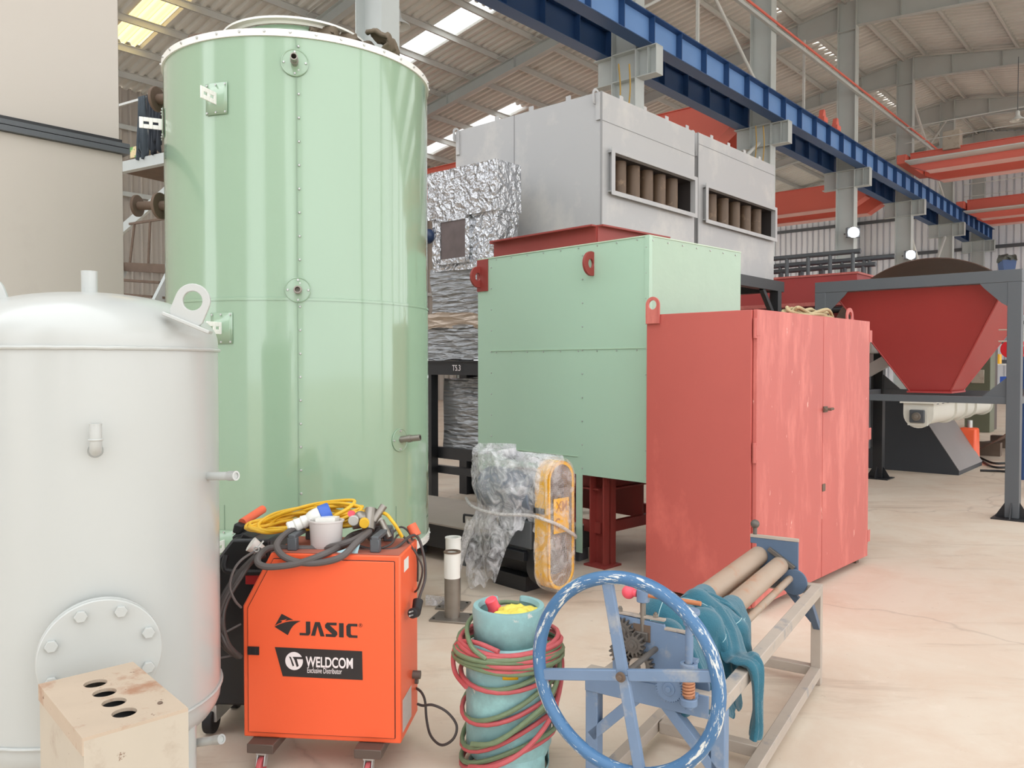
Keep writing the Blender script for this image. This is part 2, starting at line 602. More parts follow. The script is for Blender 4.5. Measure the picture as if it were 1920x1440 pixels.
# narrow glowing strips near the ridge, standing in for daylight through gaps
for k, (a, b) in enumerate([(9.5, 13.0), (14.2, 18.2), (20.0, 24.3), (26.0, 30.0), (32, 36)]):
    m = MB()
    n = int((b - a) / .2)
    for i in range(n):
        t = a + (b - a) * i / n
        m.prism([(t, 9.95), (t + .13, 9.95), (t + .1, 10.2 + .04 * (i % 3)), (t + .03, 10.2 + .04 * (i % 3))], roofz(10) - .03, None, roofz(10) - .035)
    hobj(m, 'window_%d' % (k + 10), emit('daylight_glow', (255, 250, 240), 1.6) if k == 0 else bpy.data.materials['daylight_glow'], smooth=0)

# purlins
pd = [8.1 + s * (0.35 + 1.4 * i) for i in range(12) for s in (1, -1) if 8.1 + s * (0.35 + 1.4 * i) > DR]
for d in pd:
    z = roofz(d) - .03
    m = MB()
    for a in (COLS[0] - 4, ):
        m.box((T0, d - .03, z - .2), (T1, d + .03, z - .185)).box((T0, d + .022, z - .2), (T1, d + .03, z)).box((T0, d - .03, z - .012), (T1, d + .03, z))
    hobj(m, 'purlin', M_steelL, smooth=0)
# thin tie rods between purlins (sag rods)
for c in [3.9, 9.9, 12.0, 18.0, 21.9, 24.0, 27.9]:
    for (a, b) in ((8.5, 24),):
        if c in (9.9, 21.9): continue
        m = MB().bar((c + .6, a, roofz(a) - .15), (c + .6, b, roofz(b) - .15), .02, .02)
        hobj(m, 'sag_rod', M_steelL, smooth=0)

def hsec(m, t, d0, d1, z0, z1, b=.3, tf=.016):
    """upright H section, depth along d"""
    m.box((t - b / 2, d0, z0), (t + b / 2, d0 + tf, z1)).box((t - b / 2, d1 - tf, z0), (t + b / 2, d1, z1)).box((t - .006, d0 + tf, z0), (t + .006, d1 - tf, z1))

def rafter(t, side, dend):
    m = MB()
    zt = lambda d: roofz(d) - .24
    def zb(d):
        w = abs(d - 8.1)
        return zt(d) - (.36 + .42 * max(0, 1 - w / 5.0) ** 1.2)
    ds = [8.37 + side * x for x in (.26, 1.5, 3, 5, 8, 11, 14, 17)]
    ds = [d for d in ds if (d < dend if side > 0 else d > dend)] + [dend]
    for a, b in zip(ds[:-1], ds[1:]):
        for (lo, hi, w) in ((zb, lambda d: zb(d) + .014, .2), (lambda d: zt(d) - .014, zt, .2), (zb, zt, .01)):
            m.add([(t - w / 2, a, lo(a)), (t + w / 2, a, lo(a)), (t + w / 2, b, lo(b)), (t - w / 2, b, lo(b)),
                   (t - w / 2, a, hi(a)), (t + w / 2, a, hi(a)), (t + w / 2, b, hi(b)), (t - w / 2, b, hi(b))],
                  [(0, 3, 2, 1), (4, 5, 6, 7), (0, 1, 5, 4), (1, 2, 6, 5), (2, 3, 7, 6), (3, 0, 4, 7)])
    for d in ds[1:-1]:
        m.box((t - .1, d - .006, zb(d)), (t + .1, d + .006, zt(d)))
    return m
for i, t in enumerate(COLS):
    if t < T0: continue
    m = MB()
    hsec(m, t, 8.1, 8.64, 0, roofz(8.1) - .24)
    m.box((t - .15, 8.1, 11.5), (t + .15, 8.64, 11.52)).box((t - .22, 8.0, 0), (t + .22, 8.74, .03))
    # brackets either side carrying the crane beams
    m.box((t - .12, 7.68, 7.34), (t + .12, 8.1, 7.36)).box((t - .12, 8.64, 7.34), (t + .12, 9.06, 7.36))
    m.box((t - .12, 7.68, 6.83), (t + .12, 8.1, 6.85)).box((t - .12, 8.64, 6.83), (t + .12, 9.06, 6.85))
    m.box((t - .006, 7.7, 6.84), (t + .006, 8.1, 7.35)).box((t - .006, 8.64, 6.84), (t + .006, 9.04, 7.35))
    m.box((t - .12, 7.68, 6.85), (t + .12, 7.69, 7.35)).box((t - .12, 7.86, 6.85), (t + .12, 7.87, 7.35))
    m.box((t - .15, 8.1, 6.83), (t + .15, 8.64, 6.85)).box((t - .15, 8.1, 7.34), (t + .15, 8.64, 7.36))
    hobj(m, 'steel_column', M_steel, smooth=0)
    hobj(rafter(t, 1, DL), 'roof_rafter', M_steel, smooth=0)
    hobj(rafter(t, -1, DR), 'roof_rafter', M_steel, smooth=0)
    # side columns
    m = MB(); hsec(m, t, DL - .45, DL - .05, 0, roofz(DL) - .3); hobj(m, 'side_column', M_steel, smooth=0)
    m = MB(); hsec(m, t, DR, DR + .4, 0, roofz(DR) - .3); hobj(m, 'side_column', M_steel, smooth=0)

# braces in the column row
def brace(t0, z0, t1, z1, d, r=.045):
    hobj(MB().cyl((t0, d, z0), (t1, d, z1), r, n=10), 'tie_brace', M_steelL)
brace(COLS[2] + .2, 6.8, COLS[2] + 3.0, 4.0, 8.37); brace(COLS[3] - .2, 6.9, COLS[3] - 3.0, 5.2, 8.37)
brace(COLS[2] + .2, 11.6, COLS[3] - .2, 8.2, 8.37, .04); brace(COLS[3] - .2, 11.6, COLS[2] + .2, 8.2, 8.37, .03)
brace(COLS[5] + .2, 6.8, COLS[6] - .2, 2.0, 8.37, .06); brace(COLS[6] - .2, 6.8, COLS[5] + .2, 2.0, 8.37, .06)
brace(COLS[5] + .2, 11.6, COLS[6] - .2, 8.2, 8.37, .05); brace(COLS[6] - .2, 11.6, COLS[5] + .2, 8.2, 8.37, .05)
for c in (2, 3, 4, 5):      # struts from purlins to the rafter's lower flange, seen beyond the beam
    t = COLS[c] + .1
    hobj(MB().bar((t + .05, 6.3, roofz(6.3) - .75), (t + 1.5, 6.3, roofz(6.3) - .2), .05, .05), 'fly_brace', M_steelL, smooth=0)
for c in (2.5, 3.5, 4.5):
    t = COLS[0] + 6.02 * c
    hobj(MB().box((t - .03, 8.5, 8.0), (t + .03, 8.56, 10.4)), 'hanger_post', M_steelL, smooth=0)

# end wall and left wall
def wall_wave(p0, p1, z0, zf, pitch=.3, amp=.05):
    p0 = Vector(p0); p1 = Vector(p1)
    L = (p1 - p0).length; n = int(L / pitch)
    dirv = (p1 - p0).normalized(); nr = Vector((dirv.y, -dirv.x))
    prof = [(0, 0), (.66, 0), (.74, 1), (.92, 1), (1, 0)]
    pts = [((i + a) * L / n, b * amp * 2) for i in range(n) for a, b in prof[:-1]] + [(L, 0)]
    vs = []; fs = []
    for s_, o in pts:
        q = p0 + dirv * s_ + nr * o
        z1 = zf(q.y)
        vs += [(q.x, q.y, z0), (q.x, q.y, z1)]
    for i in range(len(pts) - 1):
        fs.append((2 * i, 2 * i + 1, 2 * i + 3, 2 * i + 2))
    return MB().add(vs, fs)
hobj(wall_wave((T1, DR), (T1, DL), 0, roofz), 'wall_far', M_wall, smooth=0)
hobj(wall_wave((-6, DL), (25, DL), 0, lambda d: roofz(DL)), 'wall_left', M_wallL, smooth=0)
bw = MB()  # unseen wall added to cut light from behind; gaps shape the tank reflections
for a, b in ((-9.5, -6.5), (-4.3, -.6), (2.2, 6.5), (8.5, DL)): bw.box((-6.1, a, 0), (-6, b, 10.5))
hobj(bw, 'wall_back_added', M_wall, smooth=0)
for k, z in enumerate((1.6, 3.4, 5.2, 7.0, 8.8)):
    hobj(MB().box((T1 - .2, DR, z), (T1 - .13, DL, z + .16)), 'wall_girt', M_char, smooth=0)
for k, z in enumerate((2.2, 4.4, 6.6, 8.6)):
    hobj(MB().box((4, DL - .2, z), (25, DL - .13, z + .14)), 'wall_girt', M_steel, smooth=0)
for d in (-3.5, 1.5, 14.0, 19.5):
    m = MB(); hsec(m, T1 - .4, d, d + .3, 0, roofz(d) - .3, .3); hobj(m, 'end_wall_post', M_steel, smooth=0)

# ------------------------------------------------------------------ crane runway beams
def runway(name_label, dc, lit_web, side):
    g = thing('crane_runway_beam', name_label, 'crane beam', H(COLS[0], dc, 7.36), UA)
    L = COLS[-1] - COLS[0] + .4
    MB().box((0, -.006, .016), (L, .006, .53)).build('web', M_blue if lit_web else M_blueD, g, smooth=0)  # far twin's web is navy: its shade is put into the colour
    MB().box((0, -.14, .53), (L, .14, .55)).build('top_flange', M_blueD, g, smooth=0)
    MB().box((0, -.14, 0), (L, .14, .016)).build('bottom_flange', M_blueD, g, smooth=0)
    MB().box((0, -.03, .55), (L, .03, .585)).build('crane_rail', M_rust, g, smooth=0)
    t = .02; k = 0
    pt = None
    while t < L:
        m = MB().box((-.008, -.13, .016), (.008, .13, .53))
        if pt is None:
            pt = m.build('stiffener', M_blueD, g, smooth=0, loc=(t, 0, 0))
        else:
            c = pt.copy(); COL.objects.link(c); c.parent = g; c.location = (t, 0, 0)
        t += 1.0
    return g
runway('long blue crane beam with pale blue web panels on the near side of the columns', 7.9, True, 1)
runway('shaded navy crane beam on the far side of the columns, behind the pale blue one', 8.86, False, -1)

# red service pipe with grey carrier
o = MB().cyl((COLS[1], 7.98, 9.72), (COLS[6] - 1, 7.98, 9.72), .03, n=10).build('service_pipe', M_crane, None)
o.rotation_euler = (0, 0, UA); tag(o, 'thin red conductor pipe running along the columns above the blue beam', 'pipe')
o = MB().box((COLS[1], 7.99, 9.56), (COLS[6] - 1, 8.07, 9.64)).build('cable_tray', M_steel, None, smooth=0)
o.rotation_euler = (0, 0, UA); tag(o, 'grey steel carrier just under the thin red pipe along the columns', 'cable tray')

# bridge cranes
def crane(label, t, d0, d1, z0, depth, w, walkway=True, two=True, cat='crane'):
    g = thing('bridge_crane', label, cat, H(t, 0, 0), UA)
    for k, tt in enumerate((-.9, .9) if two else (0,)):
        m = MB()
        # box girder with tapered ends
        ya, yb = min(d0, d1), max(d0, d1)
        poly = [(ya, z0 + depth), (yb, z0 + depth), (yb, z0 + depth * .35), (yb - .5, z0), (ya + .5, z0), (ya, z0 + depth * .35)]
        MX = Matrix(((0, 0, 1, tt), (1, 0, 0, 0), (0, 1, 0, 0), (0, 0, 0, 1)))
        m.prism(poly, w / 2, MX, -w / 2)
        m.box((tt - w / 2 - .05, ya, z0 + depth), (tt + w / 2 + .05, yb, z0 + depth + .02))
        m.build('box_girder', M_crane, g, smooth=0)
        MB().box((tt - w / 2 - .06, ya + .5, z0 - .02), (tt + w / 2 + .06, yb - .5, z0)).build('bottom_flange', paint('pale_flange', (228, 176, 166), .5, var=.05), g, smooth=0)
    yb = min(d0, d1) if abs(min(d0, d1) - 8.1) < abs(max(d0, d1) - 8.1) else max(d0, d1)
    zc_ = max(7.95, z0 + depth * .45)
    MB().box((-1.4, (7.75 if yb < 8.1 else 8.72), zc_), (1.4, (8.05 if yb < 8.1 else 9.4), zc_ + .3)).build('end_carriage', M_crane, g, bevel=.02)
    if walkway:
        ya, yb = min(d0, d1), max(d0, d1)
        MB().box((-1.75, ya, z0 + .25), (-1.1, yb, z0 + .29)).build('walkway', M_steelL, g, smooth=0)
        n = 9
        m = MB()
        m.bar((-1.72, ya, z0 + 1.35), (-1.72, yb, z0 + 1.35), .03, .03).bar((-1.72, ya, z0 + .85), (-1.72, yb, z0 + .85), .02, .02)
        for i in range(n):
            y = ya + (yb - ya) * i / (n - 1)
            m.bar((-1.72, y, z0 + .27), (-1.72, y, z0 + 1.35), .03, .03)
        m.build('handrail', M_steelL, g, smooth=0)
    return g
c1 = crane('orange-red bridge crane with grey walkway over the right-hand bay, in front of the second one', 30.2, 7.7, -9.0, 7.95, .62, .4)
MB().box((-1.25, 6.2, 8.5), (-.85, 6.7, 9.1)).build('control_cabinet', M_cream, c1, bevel=.02)
MB().box((-.5, 2.2, 8.75), (.5, 3.2, 9.05)).cyl((-.3, 1.9, 9.05), (-.3, 3.4, 9.05), .2).build('hoist_trolley', M_char, c1, bevel=.01)
MB().box((-.3, 1.2, 8.7), (.2, 1.7, 9.3)).build('motor_box', M_cream, c1, bevel=.02)
crane('small far orange-red bridge crane near the end wall', 38.5, 7.7, -9.0, 7.5, .8, .4)
crane('red bridge crane seen under the blue beams beyond the grey filter casings', 30.8, 9.3, 24.2, 7.2, .85, .5, False)
crane('red bridge crane just above the tall grey casings, left of the second column bracket', 20.3, 9.3, 24.2, 7.25, 1.05, .5, False)

# end buffers of crane on the rail: two small red caps
for k, dt in enumerate((0, 1.0)):
    o = MB().box((-.14, -.1, 0), (.14, .1, .14)).prism([(-.12, .14), (.12, .14), (.05, .34), (-.05, .34)], .06, Matrix(((1, 0, 0, 0), (0, 0, 1, 0), (0, 1, 0, 0), (0, 0, 0, 1))), -.06).build('buffer_stop', M_crane, None, bevel=.01, loc=H(21.6 + dt, 7.9, 7.955), rot=(0, 0, UA))
    tag(o, ['small red stop on top of the blue beam, the higher one of the pair', 'small red stop on top of the blue beam, the lower one of the pair'][k], 'crane stop', 'red stops on the blue crane beam')

# lamps
def pendant(label, p, drop):
    g = thing('pendant_lamp', label, 'lamp', p, 0, 'warehouse pendant lamps')
    MB().lathe([(.02, .3), (.055, .26), (.06, .16), (.1, .1), (.2, .03), (.215, 0), (.205, .0), (.19, .03), (.09, .09)], 32).build('lamp_shade', M_steelL, g)
    MB().ball((0, 0, .06), .06, 10).build('bulb', M_whiteP, g)
    MB().cyl((0, 0, .28), (0, 0, .28 + drop), .012, n=8).build('hanging_rod', M_char, g)
p = at(745, 50, 13.0)
pendant('metal bell lamp hanging beside the grey column above the green tank', (p.x, p.y, p.z), 10.6 - p.z if p.z < 10 else 1.5)
p = at(1908, 226, 24.0); pendant('metal bell lamp hanging over the far bay at the frame edge', (p.x, p.y, p.z), 1.6)
M_lit = emit('flood_light_face', (255, 255, 255), 60)
def flood(label, px, py, Y):
    p = at(px, py, Y)
    g = thing('flood_light', label, 'lamp', p, 0, 'lit flood lights on the columns')
    MB().box((-.2, -.02, -.15), (.2, .1, .15)).build('housing', M_char, g, bevel=.02)
    MB().cyl((0, -.022, 0), (0, -.04, 0), .15, n=32).build('lit_face', M_lit, g)
    MB().bar((0, .1, 0), (-.15, .3, 0), .03, .03).build('bracket', M_char, g, smooth=0)
flood('bright flood light on the column right of the far grey casing', 1600, 436, 23.7)
flood('bright flood light low on the column above the round brown drum', 1707, 478, 28.2)
# yellow hoses hanging on columns
for k, (px, Y) in enumerate(((1160, 14.82), (1180, 14.72), (1417, 19.32), (1431, 19.22))):
    a = at(px, 120 if k < 2 else 236, Y); b = at(px - (0, 3, 2, 1)[k], 215 if k < 2 else 305, Y)
    o = MB().tube(smoothpath([a, (a + b) / 2 + Vector((.03, 0, 0)), b]), .014, 8).build('hanging_cable', paint('dull_yellow_cable', (180, 146, 70), .6), None)
    tag(o, ['thin yellow cable down the first column, on its left', 'thin yellow cable down the first column, by its bright flange', 'thin yellow cable down the second column, the left of its pair', 'thin yellow cable down the second column, the right of its pair'][k], 'cable', 'yellow cables on the columns')

# ------------------------------------------------------------------ mezzanine seen between the grey casing and the green tank
MY = 14.5
a = at(215, 318, MY); b = at(330, 333, MY - .9)
mz = thing('mezzanine_platform', 'dark steel platform with railing between the pale grey casing and green tank', 'platform', (0, 0, 0))
u2 = (Vector((b.x, b.y, 0)) - Vector((a.x, a.y, 0))).normalized(); n2 = Vector((-u2.y, u2.x, 0))
A0 = Vector((a.x, a.y, a.z)) - u2 * .5; B0 = Vector((b.x, b.y, a.z)) + u2 * .6
MB().bar(A0, B0, .12, .18).bar(A0 + n2 * 2.4, B0 + n2 * 2.4, .12, .18).build('edge_beam', M_steel, mz, smooth=0)
m = MB(); m.add([A0 + Vector((0, 0, .1)), B0 + Vector((0, 0, .1)), B0 + n2 * 2.5 + Vector((0, 0, .1)), A0 + n2 * 2.5 + Vector((0, 0, .1)),
                 A0 + Vector((0, 0, .13)), B0 + Vector((0, 0, .13)), B0 + n2 * 2.5 + Vector((0, 0, .13)), A0 + n2 * 2.5 + Vector((0, 0, .13))],
                [(0, 3, 2, 1), (4, 5, 6, 7), (0, 1, 5, 4), (1, 2, 6, 5), (2, 3, 7, 6), (3, 0, 4, 7)])
m.build('deck', M_rust, mz, smooth=0)
m = MB()
zt = Vector((0, 0, 1.12))
m.bar(A0 + zt, B0 + zt, .04, .04)
for i in range(9):
    q = A0.lerp(B0, i / 8 + .02); m.bar(q + Vector((0, 0, .1)), q + zt, .025, .025)
m.build('railing', M_steelL, mz, smooth=0)
m = MB()
for q in (A0 + u2 * .35, B0, A0 + n2 * 2.4, B0 + n2 * 2.4):
    m.bar(Vector((q.x, q.y, 0)), Vector((q.x, q.y, q.z)), .14, .14)
m.build('post', M_steel, mz, smooth=0)
m = MB(); m.bar(A0 + n2 * .1 + Vector((0, 0, -1.3)), B0 + n2 * .1 + Vector((0, 0, -.1)), .06, .16); m.build('diagonal_strut', M_steel, mz, smooth=0)
# stair flight and its landing
st = thing('steel_stair', 'rusty steel stair with handrail below the dark platform', 'stairs', (0, 0, 0))
la = at(232, 500, 11.5); lb = at(325, 505, 11.0)
MB().bar(la, lb, .1, .12).build('landing_edge', M_rust, st, smooth=0)
m = MB()
for k in range(6):
    dz = Vector((0, 0, -.21 * (k + 1))); off = Vector((.0, -.22 * (k + 1), 0))
    m.bar(la + dz + off, lb + dz + off, .24, .03)
m.build('treads', M_rust, st, smooth=0)
m = MB()
for q in (la, lb):
    m.bar(q, q + Vector((0, -1.6, -1.53)), .04, .2)
    m.bar(Vector((q.x, q.y, 0)), q, .07, .07)
m.build('stringers', M_steel, st, smooth=0)
m = MB()
ha = at(243, 420, 11.5); hb = at(322, 408, 11.0)
m.bar(ha, hb, .03, .03)
for f in (.12, .5, .88):
    q = ha.lerp(hb, f); r_ = la.lerp(lb, f); m.bar(q, r_, .025, .025)
m.build('handrail', M_rust, st, smooth=0)
# clothes on the railing
def drape(label, name, p, w, h, mat, seed, wav=4):
    rr = random.Random(seed)
    ph = rr.random() * 6
    def fn(u, v):
        x = (u - .5) * w * (1 + .15 * math.sin(v * 3 + ph))
        fold = .05 * math.sin(u * PI * 2 * wav + ph + v * 2) * (.3 + v)
        return (x, -.06 - fold, -v * h * (1 - .12 * math.sin(u * 9 + ph)))
    g = MB().grid(fn, 28, 16)
    o = g.build(name, mat, None, solid=.02, loc=p, rot=(0, 0, math.atan2(u2.y, u2.x)))
    tag(o, label, 'clothes', 'work clothes hung on the platform railing')
    return o
M_denim = paint('dark_denim', (48, 54, 62), .8, var=.2, scale=8)
M_denim2 = paint('blue_grey_work_cloth', (78, 88, 96), .8, var=.2, scale=8)
q = A0 + zt
rail = lambda px: at(px, 212, MY - (px - 215) / 115 * .9) 
for (lab, nm, px, w, h, mm, sd) in (('folded dark denim trousers hanging on the platform railing', 'trousers', 296, .34, .95, M_denim, 3),
                                ('pale blue-grey work jacket hanging on the platform railing', 'jacket', 272, .2, .98, M_denim2, 5)):
    p = rail(px); p.z = A0.z + 1.14
    drape(lab, nm, p, w, h, mm, sd)
p = rail(258); p.z = A0.z + .13
ct = thing('printed_carton', 'small green and cream printed carton at the platform edge', 'box', p, math.atan2(u2.y, u2.x))
MB().box((-.17, -.04, 0), (.17, .16, .19)).build('carton_body', paint('carton_print', (226, 206, 160), .6, var=.1, scale=8, wear=(104, 168, 88), wamt=.5, wscale=7, wear2=(214, 120, 80), w2amt=.62, w2scale=9), ct, bevel=.004)

# ------------------------------------------------------------------ pale grey casing at far left
gc = thing('grey_duct_casing', 'huge pale grey steel casing with a dark joint flange behind the white tank', 'machine casing', (-2.66, 5.5, 0), UA + PI)
M_warm = paint('warm_grey_casing_paint', (188, 181, 172), .5, var=.02, scale=.8, wear2=(178, 170, 162), w2amt=.6, w2scale=1.1)
# local +x runs back towards the viewer along the hall, local +y to the right: body lies on -y
MB().box((0, -1.6, 0), (3.2, 0, 2.94)).build('lower_section', M_warm, gc, bevel=.004)
MB().box((.012, -1.59, 3.04), (3.2, -.02, 5.2)).build('upper_section', M_warm, gc, bevel=.004)
MB().box((-.035, -1.63, 2.94), (3.24, .035, 2.975)).box((-.035, -1.63, 2.98), (3.24, .035, 3.01)).build('joint_flange', M_char, gc, smooth=0)
MB().box((0, -1.6, 3.01), (3.2, -.005, 3.04)).build('gasket', M_black, gc, smooth=0)

# ================================================================== BIG EQUIPMENT
def rivet_mb(pts, nrm, r=.006, h=.004):
    m = MB()
    for p in pts:
        p = Vector(p); m.cyl(p, p + Vector(nrm) * h, r, r * .6, n=8)
    return m

# ------------------------------------------------------------------ tall green cylinder
TC = Vector((-1.27, 4.84, 0)); TR = .76
toV = math.atan2(-TC.y, -TC.x)        # direction from the axis to the viewer; phi grows to the viewer's right
def cang(phi): return toV + R(phi)
gt = thing('insulated_tank', 'tall glossy pale green sheet-clad cylindrical tank in the middle of the hall', 'tank', TC)
def cp(phi, z, r=TR): a = cang(phi); return Vector((r * math.cos(a), r * math.sin(a), z))
MB().lathe([(TR, .47), (TR, 1.84)], 128).lathe([(TR - .004, 1.838), (TR - .004, 3.17)], 128).lathe([(TR + .003, 1.832), (TR + .003, 1.845), (TR - .002, 1.847)], 128).build('cladding', M_green, gt)
MB().lathe([(TR - .02, 3.205), (TR + .006, 3.2), (TR + .006, 3.165), (TR - .01, 3.165)], 128).build('top_rim', M_whiteP, gt)
MB().lathe([(TR - .03, .43), (TR + .004, .44), (TR + .006, .485), (TR - .01, .487)], 128).build('bottom_rim', M_whiteP, gt)
MB().lathe([(.001, 3.2), (TR - .01, 3.2)], 96).build('top_deck', M_green, gt)
MB().lathe([(.001, .45), (TR - .02, .45)], 96).build('base_plate', M_whiteP, gt)
for phi, z0, z1 in ((-1.5, .48, 3.165), (41, .48, .72), (-31, .48, .78)):
    a = cang(phi)
    MB().bar(cp(phi, z0, TR + .0015), cp(phi, z1, TR + .0015), .0032, .002, (math.cos(a), math.sin(a), 0)).build('seam', paint('cladding_seam', (128, 152, 130), .5, var=0), gt, smooth=0)  # sheet joints, a little darker than the cladding
m = MB()
for i in range(22):
    z = .6 + i * .12
    n = Vector((math.cos(cang(-.6)), math.sin(cang(-.6)), 0)); m.cyl(cp(-.6, z), cp(-.6, z) + n * .005, .007, .004, n=8)
for i in range(20):
    ph = -90 + i * 9.6
    n = Vector((math.cos(cang(ph)), math.sin(cang(ph)), 0)); 
    m.cyl(cp(ph, 3.186, TR), cp(ph, 3.186, TR) + n * .013, .009, .006, n=8)
    m.cyl(cp(ph, .464, TR), cp(ph, .464, TR) + n * .01, .008, .005, n=8)
o = m.build('rivets', M_galv, gt); o['kind'] = 'stuff'
def nozzle(phi, z, up=.0, plate_r=.062, side=0, L=.11, pr=.018):
    a = cang(phi); n = Vector((math.cos(a), math.sin(a), 0)); t = Vector((-math.sin(a), math.cos(a), 0))
    pm = MB()
    def fn(u, v):
        ang = 2 * PI * u; rr = plate_r * v
        return cp(phi + math.degrees(rr * math.cos(ang) / TR), z + rr * math.sin(ang), TR + .004)
    pm.grid(fn, 36, 3, closeu=True)
    pm.tube([fn(i / 36, 1) for i in range(36)], .003, 6, closed=True)
    plate = pm.build('nozzle_plate', M_green, gt)
    m = MB()
    for k in range(4):
        q = cp(phi + math.degrees(plate_r * .82 * math.cos(k * PI / 2) / TR), z + plate_r * .82 * math.sin(k * PI / 2), TR + .003)
        m.cyl(q, q + n * .007, .007, .005, n=8)
    m.build('screws', M_galv, plate)
    c = cp(phi, z, TR - .02)
    d = (n + Vector((0, 0, up)) + t * side).normalized()
    MB().pipe(c, c + d * (L + .02), pr, pr * .72, 20).pipe(c + d * (L * .55), c + d * (L * .72), pr * 1.18, pr * .8, 20).cyl(c + d * L * .3, c + d * L * .5, pr * .7).build('pipe_stub', M_zinc, gt)
nozzle(-2.0, 3.035, -.05, .066)
nozzle(-1.3, 1.885, -.05, .062)
nozzle(43.5, 1.085, .12, .062, .3, .12)
def bracket(phi, z, L=.12, tilt=0):
    a = cang(phi); n = Vector((math.cos(a), math.sin(a), 0)); t = Vector((-math.sin(a), math.cos(a), 0))
    m = MB()
    def fn(u, v): return cp(phi + math.degrees((u - .5) * .13 / TR), z + (v - .5) * .16, TR + .004)
    m.grid(fn, 6, 2)
    pl = m.build('bracket_patch', M_green, gt, solid=.0016)
    MX = mtx(cp(phi, z, TR), t, n)   # x outwards, y = t x n (down/up), z along t
    w, h = L, .062
    # slotted plate: outline with two slots made from strips
    m = MB()
    xs = [0, w * .18, w * .42, w * .58, w * .82, w]
    for i in range(5):
        if i in (1, 3):
            m.box((xs[i], -h / 2, -.003), (xs[i + 1], -h * .12, .003)); m.box((xs[i], h * .12, -.003), (xs[i + 1], h / 2, .003))
        else:
            m.box((xs[i], -h / 2, -.003), (xs[i + 1], h / 2, .003))
    m.build('slotted_bracket', M_whiteP, gt, bevel=.002).matrix_local = MX
    m = MB()
    for sx in (-.055, 0, .055):
        for sz in (.07, -.07):
            q = cp(phi + math.degrees(sx / TR), z + sz, TR + .004); m.cyl(q, q + n * .006, .005, n=8)
    m.build('screws', M_galv, pl)
for ph, z in ((-33, 2.86), (-31.5, 1.69), (-31, .57), (-80, 2.85)):
    bracket(ph, z)
# legs under the shell
for ph in (35, 125, -145, -55):
    c = cp(ph, 0, TR - .1)
    g = MB().cyl(c + Vector((0, 0, .012)), c + Vector((0, 0, .46)), .045).build('leg', M_galv, gt)
    MB().box((c.x - .08, c.y - .08, 0), (c.x + .08, c.y + .08, .014)).build('foot_plate', M_galv, g, bevel=.002)
# access ring, brown cone and canvas on the top
MB().lathe([(.46, 3.2), (.41, 3.30), (.365, 3.36), (.2, 3.38), (.001, 3.38)], 64).build('top_cone', paint('brown_dust_cone', (150, 128, 112), .7, var=.1, scale=4), gt)
m = MB().pipe((-.02, .0, 3.40), (-.02, .0, 3.412), .425, .385, 64).pipe((-.02, 0, 3.385), (-.02, 0, 3.405), .39, .383, 64)
m.build('top_ring', M_whiteP, gt)
MB().pipe((-.02, 0, 3.25), (-.02, 0, 3.39), .36, .352, 64).build('inner_collar', M_green, gt)
for (dx, dy, z, r_) in ((-.43, -.32, 3.3, .1),):
    c = Vector((dx, dy, 3.2)); MB().cyl(c, c + Vector((0, 0, .09)), .06).cyl(c + Vector((0, 0, .09)), c + Vector((0, 0, .115)), .11).build('top_flange', M_rust, gt, bevel=.003)
# flanged stubs at the rear left
for px, py, Y, L in ((297, 186, 4.9, .3), (303, 386, 4.9, .3), (260, 386, 5.6, .5)):
    p = fitin(gt, at(px, py, Y))
    n = Vector((-1, .22 if px > 270 else .12, 0)).normalized()
    k = p - n * (.2 if px > 290 else .5)
    f = MB().cyl(k, p, .03).build('rear_nozzle', M_rust, gt)
    MB().cyl(p, p + n * .02, .075 if px < 302 else .08, n=36).build('flange', M_rust, f, bevel=.003)
cv = MB()
def can(u, v):
    a = cang(8 + 55 * u); r_ = .34 + .12 * v + .03 * math.sin(u * 17 + v * 5)
    return (r_ * math.cos(a), r_ * math.sin(a), 3.39 - .1 * v + .05 * mnoise.noise(Vector((u * 6, v * 4, 1))) + .05 * u)
cv.grid(can, 40, 10)
def can2(u, v):
    a = cang(46 + 16 * u); r_ = .5 + .16 * math.sin(PI * v) * (1 if u < .5 else .8)
    return (r_ * math.cos(a), r_ * math.sin(a), 3.23 + .17 * v + .04 * mnoise.noise(Vector((u * 5, v * 5, 9))))
cv.grid(can2, 20, 14)
o = cv.build('canvas_sheet', paint('olive_canvas', (104, 92, 76), .85, var=.2, scale=9), None, solid=.02, loc=TC); tag(o, 'bunched olive-brown canvas lying over the top ring of the tall green tank', 'canvas')

# ------------------------------------------------------------------ white pressure tank
WC = Vector((-1.37, 2.6, 0)); WR = .39
wt = thing('white_pressure_tank', 'white domed pressure tank with bolted manhole, at the left edge', 'tank', WC)
wv = math.atan2(-WC.y, -WC.x)
MB().lathe([(WR, .43), (WR, 1.545)], 96).build('shell', M_white, wt)
prof = [(WR, 1.552), (WR, 1.575)]
for i in range(1, 17):
    a = i / 16 * PI / 2
    prof.append((max(.001, (WR) * math.cos(a) ** .86), 1.575 + .158 * math.sin(a)))
MB().lathe(prof, 96).build('dome', M_white, wt)
pb = [(WR, .425), (WR, .40)]
for i in range(1, 13):
    a = i / 12 * PI / 2
    pb.append((max(.001, WR * math.cos(a) ** .86), .40 - .15 * math.sin(a)))
MB().lathe(pb, 96).build('bottom_dome', M_white, wt)
wm = []
for i in range(160):
    a = 2 * PI * i / 160; r_ = WR + .003 + .002 * mnoise.noise(Vector((i * .9, 0, 0)))
    wm.append((r_ * math.cos(a), r_ * math.sin(a), 1.55 + .0015 * mnoise.noise(Vector((i * .5, 3, 0)))))
MB().tube(wm, .006, 8, closed=True).tube([(x, y, .427) for x, y, z in wm], .005, 8, closed=True).build('weld_bead', M_white, wt)
